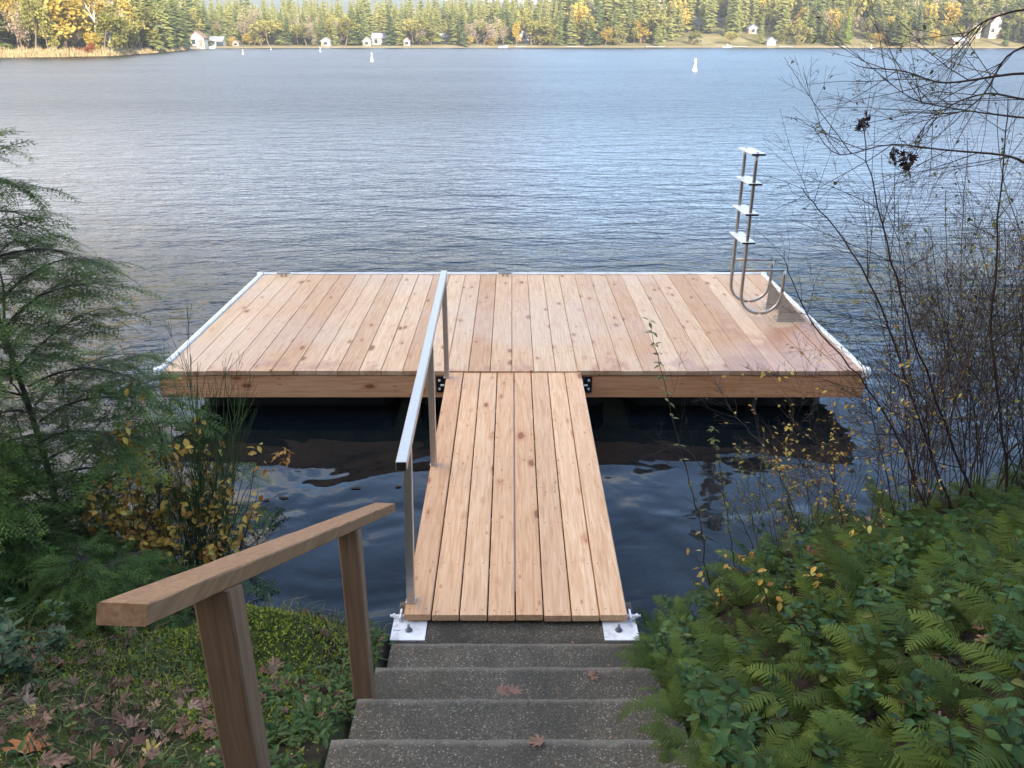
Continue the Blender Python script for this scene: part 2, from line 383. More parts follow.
M['grass']=leafmat('grass_blade',[(0,(.03,.045,.012)),(.45,(.065,.085,.022)),(.75,(.13,.12,.04)),(1,(.26,.19,.085))],.6,.15)
M['moss']=leafmat('moss_tuft',[(0,(.07,.10,.012)),(.5,(.20,.24,.028)),(1,(.34,.36,.055))],.8,.15,.1)
M['dead']=leafmat('dead_cluster',[(0,(.02,.012,.01)),(1,(.06,.035,.025))],.8,.1,.2)
M['rock']=simple('rock',(.10,.095,.085),.85,0,9,.4,.6,20,dark=(.03,.045,.012),dscale=5,damt=.8)
M['redrock']=simple('rotten_wood',(.10,.038,.022),.85,0,14,.45,.8,25)

# ------------------------------------------------------------------ terrain
HZ=PITCH
_bt=[-.95,-.66,-.55,-.48,-.43,-.385,-.355,-.33,-.12,.2,.6,.9]
def bearing(px,Y): return (px-512)/FPX*(Y*CP+ZC*SP)/Y
PXS=[-260,0,60,110,150,172,190,215,400,700,1024,1300]
YSH=[148,152,157,166,196,226,262,292,306,312,296,280]
BRS=[bearing(p,y) for p,y in zip(PXS,YSH)]
def sfar(b): return np.interp(b,BRS,YSH)
PXH=[-260,0,180,230,300,420,540,640,760,1024,1300]
KH=[.05,.05,.05,.02,.015,.025,.06,.13,.18,.24,.26]
BRH=[bearing(p,300) for p in PXH]
def khill(b): return np.interp(b,BRH,KH)
XS=[-9,-4,-2.6,-1.8,-1.2,-.65,.02,.65,1.0,1.43,2.0,3.0,5,9]
SS=[4.7,4.35,4.15,3.85,3.62,3.5,3.45,3.2,3.6,4.15,4.5,4.9,5.3,5.6]
def hsh(x,y,s,seed):
    return np.sin(x*s+seed)*np.cos(y*s*1.13+seed*2.1)+.5*np.sin(x*s*2.3+y*s*1.7+seed)
def height(x,y):
    x=np.asarray(x,float); y=np.asarray(y,float)
    S=np.interp(x,XS,SS); t=S-y
    zn=np.where(t>0,.36*(1-np.exp(-np.maximum(t,0)/.12))+.5*np.maximum(0,t-.42),-.35*np.minimum(-t,8))
    zn=zn+np.where(t>0,.02*hsh(x,y,6,1)+.012*hsh(x,y,15,4),0)*np.clip(t/.2,0,1)
    # mossy hummock left of the stairs
    zn=zn+.27*np.exp(-(((x+1.12)/.34)**2+((y-3.05)/.24)**2))
    zn=zn+.05*np.exp(-(((x-1.6)/.5)**2+((y-3.2)/.4)**2))
    # wooded slope behind the viewpoint
    back=np.maximum(0,-y-1.5); zn=zn+np.minimum(back*.36,9)-.5*np.maximum(0,-y-1.5)*(y<-1.5)
    zn=np.maximum(zn,-3)
    under=(np.abs(x-.018)<.60)
    st=.37+(3.2-y)*.5195-.26
    zn=np.where(under&(y>-2),np.minimum(zn,np.where(y>3.2,-.1,st)),zn)
    b=x/np.maximum(y,1.); SF=sfar(b); u=y-SF
    zf=np.where(u<0,np.maximum(-3,u*.2),np.minimum(u*.28,.7)+khill(b)*np.clip(u-3,0,260)+.25*hsh(x,y,.09,3)*np.clip(u/20,0,1))
    return np.where(y>60,zf,zn)
def grid():
    xs=np.concatenate([np.linspace(-2600,-300,14),np.arange(-250,-12,4.),np.linspace(-11,-5,14),np.arange(-4.9,4.9,.07),np.linspace(5,11,14),np.arange(12,260,4.),np.linspace(300,2600,14)])
    ys=np.concatenate([np.linspace(-90,-6,30),np.linspace(-5,0,20),np.arange(.1,6,.07),np.linspace(6.5,12,8),np.linspace(16,130,20),np.arange(134,420,2.5),np.linspace(440,3000,20)])
    X,Y=np.meshgrid(xs,ys); Z=height(X,Y); return xs,ys,np.stack([X,Y,Z],-1)
xs,ys,GV=grid(); nx,ny=len(xs),len(ys)
i=np.arange(ny-1)[:,None]*nx; j=np.arange(nx-1)[None,:]
mb=MB(); mb.add(GV.reshape(-1,3),np.stack([i+j,i+j+1,i+nx+j+1,i+nx+j],-1).reshape(-1,4),0,.5)
single('ground',mb,M['ground'],smooth=True,kind='structure',label='earth bank, lake bed and far wooded shore')
mb=MB(); box(mb,(-2600,-8,-.001),(2600,1600,0.0)); 
wv=[(-2600,-8,0),(2600,-8,0),(2600,1600,0),(-2600,1600,0)]
mb=MB(); mb.add(wv,np.array([[0,1,2,3]]),0,.5)
single('water',mb,M['water'],kind='structure',label='rippled lake water')

# distant mountain
def mountain():
    mb=MB(); n=140; m=14
    V=[]
    for r in range(m):
        for c in range(n):
            px=-260+c*(1560/(n-1)); Y=1150+r*50
            top=np.interp(px,[-260,60,200,300,380,470,560,800,1300],[-26,-16,-7,-2,-6,-2,13,22,22])
            top+=2.2*math.sin(px*.045)+1.1*math.sin(px*.13+1)+.6*math.sin(px*.41)
            p=aty(px,top,1500); H=p[2]
            fr=math.sin(min(1,r/7)*PI/2)
            V.append((p[0]/1500*Y,Y,-2+(H+2)*fr*(.985+.03*math.sin(px*.07*(1+r*.1)+r))))
    i=np.arange(m-1)[:,None]*n; j=np.arange(n-1)[None,:]
    mb.add(V,np.stack([i+j,i+j+1,i+n+j+1,i+n+j],-1).reshape(-1,4),0,.5)
    single('mountain',mb,simple('forested_mountain',(.035,.05,.028),.95,0,.02,.4),smooth=True,kind='structure',label='distant blue forested mountain across the lake')
mountain()

# ------------------------------------------------------------------ stairs
NX0=.018; Y0,RUN,RISE=3.2,.3925,.2036; ZN=ZC-2.74; SW=1.225
st=thing('concrete_stairs',(NX0,Y0,ZN-.13),'grey speckled concrete stairs going down to the wooden gangway','stairs')
def step(x0,x1,ya,yb,zt,zb):
    mb=MB(); c=.012
    nseg=26
    poly=[(ya,zb),(yb,zb),(yb,zt-c),(yb-c,zt),(ya,zt)]
    xs_=np.linspace(x0,x1,nseg+1); V=[]
    rr=random.Random(int(ya*1000))
    for q,xx in enumerate(xs_):
        ex=c*.8 if q in (0,nseg) else 0
        for k,(a,b) in enumerate(poly):
            jy=rr.uniform(-.0035,.0035) if k in(2,3) else 0; jz=rr.uniform(-.002,.002) if k in (3,) else 0
            V.append((xx,a+jy,b+jz-(ex if k>2 else 0)))
    n=5; F=[]
    for q in range(nseg):
        for k in range(n): a=q*n+k; b=q*n+(k+1)%n; F.append([a,a+n,b+n,b])
    mb.add(V,[np.array(F),np.array([[0,1,2,3,4]]),np.array([[nseg*n+k for k in (4,3,2,1,0)]])],0,.5)
    return mb
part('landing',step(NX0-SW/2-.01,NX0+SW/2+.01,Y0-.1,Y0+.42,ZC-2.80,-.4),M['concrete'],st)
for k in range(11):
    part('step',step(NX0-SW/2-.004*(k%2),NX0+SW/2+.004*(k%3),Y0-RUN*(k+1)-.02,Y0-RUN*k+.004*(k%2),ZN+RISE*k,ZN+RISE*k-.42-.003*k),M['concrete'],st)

# ------------------------------------------------------------------ dock
DZ=.47; DF=atz(512,370.5,DZ)[1]; DB=DF+3.10; DW=6.12; DX=0.0
dock=thing('floating_dock',(DX,DF,0),'wide floating dock of new cedar planks edged in white','dock')
def boards(mb,x0,x1,n,ya,yb,zt0,zt1,th,gap,knife=.004,zsh=0,jit=.002,rows=(),smat=1,fade=None):
    w=(x1-x0)/n
    for k in range(n):
        cx=x0+(k+.5)*w; bw=w-gap*random.uniform(.7,1.3)
        r=random.random(); dz=random.uniform(-jit,jit); yy0=ya+random.uniform(-.003,.003); yy1=yb+random.uniform(-.003,.003)
        bow=random.uniform(-.0012,.0012)
        f=lambda u,v,t: (cx+u, yy0+(yy1-yy0)*t, zt0+(zt1-zt0)*t+v-th/2+dz)
        prism(mb,cham(bw,th,knife),f,0,1,0,r)
        for rt in rows:
            for sx in (-.3,.3):
                px=cx+sx*bw+random.uniform(-.006,.006); py=ya+(yb-ya)*rt+random.uniform(-.012,.012); z=zt0+(zt1-zt0)*rt+dz+.0008
                an=np.arange(6)*PI/3; V=[(px+.0042*math.cos(a),py+.0042*math.sin(a),z) for a in an]
                mb.add(V,np.array([[0,1,2,3,4,5]]),smat,.5)
mb=MB(); boards(mb,-DW/2+.045,DW/2-.045,32,DF-.012,DB,DZ,DZ,.038,.0045,rows=(.012,.2,.4,.6,.8,.985))
part('deck_planks',mb,[M['deck'],M['screw']],dock)
mb=MB()
for a,b in ((-DW/2,-.2),( -.197,DW/2)):
    prism(mb,cham(.04,.212,.003),lambda u,v,t,a=a,b=b:(a+(b-a)*t,DF+.02-u,DZ-.042-.106+v),0,1,0)
part('fascia_board',mb,M['fascia'],dock)
mb=MB()
box(mb,(-DW/2+.002,DF+.043,DZ-.245),(-DW/2+.04,DB-.003,DZ-.041)); box(mb,(DW/2-.04,DF+.043,DZ-.245),(DW/2-.002,DB-.003,DZ-.041)); box(mb,(-DW/2+.043,DB-.04,DZ-.245),(DW/2-.043,DB-.003,DZ-.041))
for x in np.linspace(-2.4,2.4,5): box(mb,(x-.02,DF+.045,DZ-.24),(x+.02,DB-.045,DZ-.043))
part('dock_frame',mb,M['fascia'],dock)
def trimline(P,w,h):
    mb=MB()
    for a,b in zip(P[:-1],P[1:]): beam(mb,a,b,w,h,.008)
    return mb
zt=DZ-.012
part('edge_trim',trimline([(-DW/2-.004+.022,DF-.02,zt),(-DW/2-.004+.022,DB+.03,zt)],.05,.062),M['white'],dock)
part('edge_trim',trimline([(DW/2+.004-.022,DF-.02,zt),(DW/2+.004-.022,DB+.03,zt)],.05,.062),M['white'],dock)
part('edge_trim',trimline([(-DW/2+.05,DB+.022,zt+.004),(DW/2-.05,DB+.022,zt+.004)],.04,.05),M['white'],dock)
for sx in (-1,1):
    for yy in (DF+.0,DB):
        mb=MB(); lathe(mb,[(.02,-.07),(.034,-.065),(.038,-.03),(.038,.01),(.032,.024),(.0,.027)],(sx*(DW/2-.005),yy,DZ),12)
        part('corner_bumper',mb,M['white'],dock,smooth=True)
mb=MB()
for x0_,x1_ in ((-2.85,-1.1),(-.85,.85),(1.1,2.85)):
    for y0_,y1_ in ((DF+.3,DF+1.4),(DF+1.7,DF+2.85)):
        prism(mb,cham(x1_-x0_,y1_-y0_,.08,(x0_+x1_)/2,(y0_+y1_)/2),lambda u,v,t:(u,v,-.25+t*.445),0,1)
part('dock_float',mb,M['float'],dock)
for px in (505,283):
    p=atz(px,277,DZ); mb=MB()
    beam(mb,(p[0]-.08,DB-.07,DZ+.035),(p[0]+.08,DB-.07,DZ+.035),.022,.018,.006); box(mb,(p[0]-.035,DB-.085,DZ+.001),(p[0]-.015,DB-.055,DZ+.03)); box(mb,(p[0]+.015,DB-.085,DZ+.001),(p[0]+.035,DB-.055,DZ+.03))
    part('mooring_cleat',mb,M['steel'],dock)
# hinge plates on the fascia
RX=.018; RW=1.16
for s in (-1,1):
    mb=MB(); cx=RX+s*(RW/2+.045)
    box(mb,(cx-.05,DF-.012,DZ-.20),(cx+.05,DF-.002,DZ-.055))
    box(mb,(cx-s*.028-.005,DF-.06,DZ-.18),(cx-s*.028+.005,DF-.013,DZ-.08))
    h=part('hinge_plate',mb,M['black'],dock)
    for zz in (-.085,-.165):
        m2=MB(); tube(m2,[(cx+s*.022,DF-.013,DZ+zz),(cx+s*.022,DF-.026,DZ+zz)],.011,6); part('bolt',m2,M['galv'],h)
    m2=MB(); tube(m2,[(cx-s*.055,DF-.045,DZ-.12),(cx+s*.01,DF-.045,DZ-.12)],.009,8); part('hinge_pin',m2,M['galv'],h)

# ------------------------------------------------------------------ gangway
YA=3.40; YB=DF-.02; ZA=ZC-2.737; ZB_=DZ-.012
gz=lambda y: ZA+(ZB_-ZA)*(y-YA)/(YB-YA)
gang=thing('gangway',(RX,YA,ZA-.1),'narrow cedar plank gangway with aluminium handrail on its left side','gangway')
mb=MB(); boards(mb,RX-RW/2,RX+RW/2,8,YA,YB,ZA,ZB_,.036,.0065,.005,rows=(.012,.14,.27,.4,.53,.66,.79,.92,.99))
part('gangway_planks',mb,[M['ramp'],M['screw']],gang)
mb=MB()
for x in (RX-RW/2+.03,RX,RX+RW/2-.03):
    beam(mb,(x,YA+.24,gz(YA+.24)-.036-.042),(x,YB-.05,gz(YB-.05)-.036-.062),.045,.078)
for t in np.linspace(.14,.96,6):
    y=YA+(YB-YA)*t; beam(mb,(RX-RW/2+.055,y,gz(y)-.08),(RX-.03,y,gz(y)-.08),.04,.06); beam(mb,(RX+.03,y,gz(y)-.08),(RX+RW/2-.055,y,gz(y)-.08),.04,.06)
part('gangway_frame',mb,M['alu'],gang)
zl=ZC-2.80
for s in (-1,1):
    pc=409.5 if s<0 else 620.5
    a=atz(pc,640.5,zl+.006); b=atz(pc,619,zl+.006); x0_=atz(pc-17.3,630,zl)[0]; x1_=atz(pc+16.8,630,zl)[0]
    mb=MB(); box(mb,(x0_,a[1],zl+.001),(x1_,b[1]+.03,zl+.009))
    xo=RX+s*(RW/2+.018)
    box(mb,(xo-.005,b[1]-.03,zl+.0095),(xo+.005,b[1]+.04,zl+.04))
    pl=part('mounting_plate',mb,M['galv'],gang)
    cx=(x0_+x1_)/2+(-.0 if s<0 else -.01); cy=(a[1]+b[1])/2-.01
    m2=MB(); lathe(m2,[(.02,.0092),(.02,.012),(.013,.0125),(.013,.022),(.007,.0225),(.007,.045),(.0,.046)],(cx,cy,zl),8)
    part('bolt',m2,M['bolt'],pl,smooth=False)
    m2=MB(); tube(m2,[(xo-s*.05,b[1]+.0,zl+.026),(xo+s*.055,b[1]+.0,zl+.026)],.008,8); tube(m2,[(xo+s*.03,b[1],zl+.026),(xo+s*.04,b[1],zl+.026)],.013,6); part('hinge_pin',m2,M['galv'],pl)
PB=[(411,601),(434,464.5),(447,377)]; hp=[]
zr0=aty(401,462,3.26)[2]; zr1=aty(444,270.5,6.44)[2]
rz_=lambda y: zr0+(zr1-zr0)*(y-3.26)/(6.44-3.26)
xr0=aty(401,464,3.26)[0]; xr1=aty(444,271,6.44)[0]
rx_=lambda y: xr0+(xr1-xr0)*(y-3.26)/(6.44-3.26)
mb=MB(); beam(mb,(xr0,3.26,zr0-.024),(xr1,6.44,zr1-.024),.05,.048,.004)
hr=part('handrail',mb,M['alu'],gang,label='brushed square aluminium top rail')
for q,(px,py) in enumerate(PB):
    p=atz(px,py,gz(atz(px,py,.41)[1])); zz=gz(p[1])
    m2=MB(); beam(m2,(p[0],p[1],zz+.001),(rx_(p[1]),p[1],rz_(p[1])-.046),.042,.045,.003,up=(0,1,0)); po=part('post',m2,M['alu'],hr)
    m2=MB(); box(m2,(p[0]-.026,p[1]-.027,zz-.0),(p[0]+.026,p[1]+.027,zz+.008)); part('foot_plate',m2,M['alu'],hr)
m2=MB(); d=Vector((xr1-xr0,6.44-3.26,zr1-zr0)).normalized(); p0=Vector((xr0,3.26,zr0-.024)); beam(m2,p0-d*.004,p0-d*.0005,.044,.042,.003); part('end_cap',m2,M['black'],hr)

# ------------------------------------------------------------------ ladder
LYB=atz(790,320.4,DZ)[1]; LYA=LYB+.41
xl=aty(744,270,LYB)[0]; xg=aty(785,270,LYB)[0]; zbar=aty(785,270,LYB)[2]; ztop=aty(758,152,LYB)[2]
lad=thing('swim_ladder',((xl+xg)/2,(LYA+LYB)/2,DZ),'stainless swim ladder with four white treads, swung upright on the dock','ladder')
rr_=(xg-xl)/2; cxm=(xl+xg)/2; zc_=DZ+.075+rr_
for yy in (LYB,LYA):
    P=[(xl,yy,ztop)]+[(xl,yy,z) for z in np.linspace(ztop-.1,zc_+.02,8)]
    P+=[(cxm-rr_*math.cos(a),yy,zc_-rr_*math.sin(a)) for a in np.linspace(0,PI,16)]
    P+=[(xg,yy,z) for z in np.linspace(zc_+.03,zbar,4)]
    mb=MB(); tube(mb,P,.0165,10); ra=part('side_rail',mb,M['steel'],lad,smooth=True)
    mb=MB(); tube(mb,[(xl,yy,zbar),(xg+.012,yy,zbar)],.015,8); part('grab_bar',mb,M['steel'],lad,smooth=True)
    # gusset
    x1g=xg+.27; gh=.28; poly=[(xg-.02,DZ+.002)]+[(x1g,DZ+.002)]+[(x1g-.27*t-.0,DZ+.02+gh*(t**1.25)) for t in np.linspace(.02,1,9)]
    n=len(poly); mb=MB()
    prism(mb,poly,lambda u,v,t,yy=yy:(u,yy-.028+t*.012,v),0,1)
    part('gusset_plate',mb,M['gusset'],lad)
    mb=MB(); box(mb,(xg-.03,yy-.05,DZ+.0015),(x1g+.01,yy+.05,DZ+.0085)); part('base_plate',mb,M['gusset'],lad)
for py in (154,183.7,214,242.3):
    z=aty(754,py,LYB)[2]
    mb=MB(); xa=xl-.065; xb=xl+.075
    prism(mb,cham(xb-xa,.014,.003,(xa+xb)/2,0),lambda u,v,t,z=z:(u,LYB-.035+t*(LYA-LYB+.07),z+v+(u-xl)*.0),0,1)
    tr=part('tread',mb,M['tread'],lad)
    m2=MB(); box(m2,(xa+.01,LYB-.039,z-.012),(xb-.005,LYB-.0355,z+.005)); part('tread_end_cap',m2,M['black'],tr)

# ------------------------------------------------------------------ wooden handrail
def ray_x(px,py,x):
    dy=(py-384)/FPX; dx=(px-512)/FPX; t=x/dx
    return np.array([x,(CP-dy*SP)*t,ZC+(-SP-dy*CP)*t])
def rail_line(y): # centre of top surface
    return -.667+.058*(y-1.5)
a_=ray_x(122,603,-.69); b_=ray_x(385,503,-.572)
wr=thing('wooden_handrail',(-.64,2.0,.9),'old brown timber handrail on two posts left of the stairs','handrail')
mb=MB()
def railboard(mb,a,b,w,th,nseg=24,mat=0):
    a=Vector(a); b=Vector(b); d=(b-a).normalized(); s=d.cross(Vector((0,0,1))).normalized(); u=s.cross(d)
    V=[]; poly=cham(w,th,.003,0,-th/2); rr=random.Random(3)
    for q in range(nseg+1):
        p=a.lerp(b,q/nseg); 
        for (x,y) in poly: V.append(p+s*(x+rr.uniform(-.0012,.0012))+u*(y+rr.uniform(-.0008,.0008)))
    n=8; F=[[q*n+k,q*n+(k+1)%n,(q+1)*n+(k+1)%n,(q+1)*n+k] for q in range(nseg) for k in range(n)]
    mb.add([tuple(v) for v in V],[np.array(F),np.array([list(range(n))[::-1]]),np.array([[nseg*n+k for k in range(n)]])],mat,.4)
railboard(mb,a_,b_,.092,.04)
part('rail_board',mb,M['rail'],wr)
slope=(b_[2]-a_[2])/(b_[1]-a_[1])
zrail=lambda y: a_[2]+slope*(y-a_[1])
for (pt,pb,yy) in (((218,590),(249,772),1.50),((352,532),(362,692),2.54)):
    t=aty(pt[0],pt[1],yy); b2=aty(pb[0],pb[1],yy); x_=(t[0]+b2[0])/2
    mb=MB(); sz=.084 if yy<2 else .074
    zb=float(height(x_,yy))-.25
    prism(mb,cham(sz,sz,.005,x_,yy),lambda u,v,tt,yy=yy:(u,v,zb+tt*((zrail(v)-.047)-zb)),0,1,0,.3+.3*(yy>2))
    part('post',mb,M['post'],wr)

exec_veg=True

# ------------------------------------------------------------------ leaf-level prototypes
def proto(mb): return mb.arrays()
def leafV(L,W,fold=.25,droop=.15,tipn=3):
    """leaf along +x, blade with a raised fold; returns V,F"""
    us=[0,.18,.42,.68,.88,1.0]; ws=[.05,.62,1.0,.82,.42,0.03]
    V=[];F=[]
    for u,w in zip(us,ws):
        z=-droop*L*u*u
        V+= [(u*L,-w*W/2,z+fold*w*W/2),(u*L,0,z),(u*L,w*W/2,z+fold*w*W/2)]
    for i in range(len(us)-1):
        a=i*3; F+= [[a,a+3,a+4,a+1],[a+1,a+4,a+5,a+2]]
    return np.array(V),np.array(F)
def frond(L=.34,n=19,arch=.9,rise=.9,seed=0,pw=.30):
    """polypody / sword fern frond: arched stalk with narrow alternate pinnae"""
    r=np.random.default_rng(seed); mb=MB()
    ts=np.linspace(0,1,14); ang=rise-arch*1.5*ts; dx=np.cos(ang); dz=np.sin(ang)
    X=np.concatenate([[0],np.cumsum((dx[1:]+dx[:-1])/2)])*L/13; Z=np.concatenate([[0],np.cumsum((dz[1:]+dz[:-1])/2)])*L/13
    Ysw=.05*L*np.sin(ts*3+seed)
    tube(mb,np.stack([X,Ysw,Z],1),np.linspace(.0022,.0008,14),3,1,.3,False)
    tt=np.linspace(.16,.985,n)
    for k,t in enumerate(tt):
        p=np.array([np.interp(t,ts,X),np.interp(t,ts,Ysw),np.interp(t,ts,Z)])
        a=np.interp(t,ts,ang); T=np.array([math.cos(a),0,math.sin(a)]); N=np.array([-math.sin(a),0,math.cos(a)])
        s=(t-.16)/.84; wl=L*pw*(min(1,.45+2.6*s))*(1-s**2.2)**.8+.008
        for sd in (-1,1):
            w=wl*r.uniform(.85,1.1); tw=r.uniform(.28,.5)
            D=np.array([0,sd,0])*math.cos(tw)+T*math.sin(tw); D=D-N*r.uniform(-.05,.25); D/=np.linalg.norm(D)
            q=p+T*(.5*sd*L*.84/n*.5)
            B=T*(L*.84/n*.46); 
            m1=q+D*w*.35+B*.9+N*.004; m2=q+D*w*.35-B*.75+N*.004; e1=q+D*w*.78+B*.62; e2=q+D*w*.78-B*.4; tip=q+D*w-N*w*.12+T*w*.05
            V=[q-B*.8,q+B*.8,m2,m1,e2,e1,tip]
            mb.add(V,[np.array([[0,1,3,2],[2,3,5,4]]),np.array([[4,5,6]])],0,float(np.clip(.45+.25*r.normal()*.6,0,1)))
    return mb
def fern_mesh(name,nf,Ls,seed,rise=(.5,1.25),m=None,spread=1.0):
    r=np.random.default_rng(seed); dst=MB(); fr=[proto(frond(1.0,n=r.integers(17,23),arch=a,rise=0.0,seed=seed*10+k,pw=.27)) for k,a in enumerate((.45,.7,1.0))]
    for k in range(nf):
        pr=fr[k%3]; az=k*2.4+r.uniform(-.5,.5); L=r.uniform(*Ls); e=r.uniform(*rise)
        m1=np.array((Matrix.Rotation(az,4,'Z')@Matrix.Rotation(-e,4,'Y')@Matrix.Rotation(r.uniform(-.5,.5),4,'X')@Matrix.Scale(L,4)))
        m1[:3,3]=[.03*math.cos(az)*spread*r.uniform(0,2),.03*math.sin(az)*spread*r.uniform(0,2),0]
        merge_instances(dst,pr,m1[None],np.array([r.uniform(0,1)]))
    return dst.mesh(name,[M['fern'],M['fern']])
FERNS=[fern_mesh('fern_fronds',6+s%4,(.15,.27),s+1) for s in range(6)]
def salal_mesh(name,seed,h=.25,ns=6,leafL=(.032,.058),m='salal',wr=.62):
    r=np.random.default_rng(seed); dst=MB()
    for k in range(ns):
        az=r.uniform(0,2*PI); lean=r.uniform(.1,.6); hh=h*r.uniform(.6,1.1)
        ts=np.linspace(0,1,7); P=np.stack([np.cos(az)*lean*hh*ts**1.4+.01*np.sin(ts*8+k),np.sin(az)*lean*hh*ts**1.4+.01*np.cos(ts*7+k),hh*ts],1)
        tube(dst,P,np.linspace(.0028,.0012,7),4,1,.4,False)
        nl=int(7*h/.3)+3
        for q in range(nl):
            t=.3+.7*q/(nl-1); p=np.array([np.interp(t,ts,P[:,i]) for i in range(3)])
            a2=q*2.4+r.uniform(-.4,.4); L=r.uniform(*leafL); V,F=leafV(L,L*wr,.2,.2)
            mt=np.array(Matrix.Rotation(a2,4,'Z')@Matrix.Rotation(-r.uniform(-.15,.75),4,'Y')@Matrix.Rotation(r.uniform(-.3,.3),4,'X'))[:3,:3]
            dst.add(V@mt.T+p,F,0,float(np.clip(r.normal(.45,.22),0,1)))
    return dst.mesh(name,[M[m],M['twig']])
SALAL=[salal_mesh('salal_leaves',20+s) for s in range(4)]
BLUEG=[salal_mesh('bushy_leaves',40+s,.26,7,(.035,.06),'salalb',.5) for s in range(2)]
def maple_leaf(seed,s=.055):
    r=np.random.default_rng(seed); ang=[]; rad=[]
    spec=[(0,1.0),(.12,.72),(.2,.78),(.33,.42),(.55,.92),(.72,.88),(.86,.58),(1.0,.4),(1.25,.74),(1.42,.66),(1.62,.34),(2.0,.42),(2.5,.28),(2.95,.22)]
    pts=[(a,q) for a,q in spec]+[(-a,q) for a,q in spec[::-1] if a>0]
    V=[(0,0,0)];cu=r.uniform(-.3,.5)
    for a,q in pts:
        q=q*r.uniform(.92,1.06); x,y=q*math.cos(a),q*math.sin(a)
        V.append((x,y,cu*q*q*.6*abs(math.sin(a*1.5+seed))+r.uniform(-.06,.06)))
    n=len(pts); F=[[0,i+1,(i+1)%n+1] for i in range(n)]
    return np.array(V)*s,np.array(F)

# ------------------------------------------------------------------ right bank ferns & salal
def on_bank(x,y,dz=0): return (x,y,(float(height(x,y)) if x>.67 else max(float(height(.70,y)),ZN+RISE*math.ceil((Y0-y)/RUN)-.03))+dz)
def bank_label(x,y,kind):
    px,py=proj((x,y,float(height(x,y))+.15))
    if kind=='fern':
        if px<700 and py>600: return 'green fern reaching over the right edge of the concrete stairs','ferns crowding the stair edge'
        if py<560: return 'green fern on the crest of the right bank, in front of the dark water','ferns along the crest of the right bank'
        if px>900 and py<680: return 'green fern on the right bank below the bare thicket, near the photo edge','ferns below the bare thicket'
        if py>=700: return 'dark green fern at the bottom of the right bank, nearest the viewer','ferns nearest the viewer on the right bank'
        return 'green fern in the middle of the right bank slope','ferns in the middle of the right bank'
    if py>700: return 'broad leaved evergreen plant among ferns at the foot of the picture, right bank','broad leaved plants nearest the viewer'
    if px<760: return 'broad leaved evergreen plant between the stairs and the ferns','broad leaved plants beside the stairs'
    return 'broad leaved evergreen plant half hidden among ferns on the upper right bank','broad leaved plants on the upper right bank'
r=np.random.default_rng(11); pts=[]
tries=0
while len(pts)<200 and tries<9000:
    tries+=1
    x=.63+(3.27*r.uniform()**1.15); y=r.uniform(1.2,4.9); S=np.interp(x,XS,SS)
    if y>S-.08: continue
    px,py=proj((x,y,float(height(x,y))+.1))
    if px>1080 or py>860: continue
    dmin=.12 if y<3 else .14
    if any((x-a)**2+(y-b)**2<dmin**2 for a,b in pts): continue
    pts.append((x,y))
for q in range(11):
    yq=1.3+q*.13; pts.append((float(np.interp(yq,[1.3,2.0,2.7,3.1],[.50,.56,.62,.66]))+r.uniform(-.02,.03),yq))
for k,(x,y) in enumerate(pts):
    L,g=bank_label(x,y,'fern'); s=r.uniform(.7,1.25)*(.62 if x<.668 else (0.85 if x<.8 else 1))
    inst('fern',FERNS[k%6],on_bank(x,y,-.01),r.uniform(0,6.28),s,(r.uniform(-.15,.15)-.12,r.uniform(-.15,.15)),label=L,category='fern',group=g) if False else \
    setp(inst('fern',FERNS[k%6],on_bank(x,y,-.01),r.uniform(0,6.28),s,(r.uniform(-.15,.15),r.uniform(-.15,.15))),L,'fern',g)
sp=[(.56,1.55),(.60,1.9),(.62,2.25),(.64,2.65),(.68,3.0),(.53,1.4)]; tries=0
while len(sp)<80 and tries<3000:
    tries+=1
    x=r.uniform(.75,3.3); y=r.uniform(1.3,4.2); S=np.interp(x,XS,SS)
    if y>S-.1: continue
    px,py=proj((x,y,float(height(x,y))+.1))
    if px>1060 or py>840: continue
    if r.uniform()>(.9 if py>650 else .35): continue
    if any((x-a)**2+(y-b)**2<.14**2 for a,b in sp): continue
    sp.append((x,y))
for k,(x,y) in enumerate(sp):
    L,g=bank_label(x,y,'salal')
    setp(inst('broadleaf_plant',SALAL[k%4],on_bank(x,y,-.02),r.uniform(0,6.28),r.uniform(.7,1.05),(r.uniform(-.15,.15),r.uniform(-.15,.15))),L,'plant',g)
# left, bottom corner plants
for k,(px,py,s) in enumerate([(20,640,1.0),(8,690,1.1),(55,625,.8),(35,672,.75)]):
    x,y,_=atz(px,py+22,.8); z=float(height(x,y))
    setp(inst('broadleaf_plant',BLUEG[k%2],(x,y,z-.02),k*1.7,s),'green leafy plant at the left edge, %s'%('below the evergreen tree','lowest of the four','beside the mossy ground','between two like it')[k],'plant')

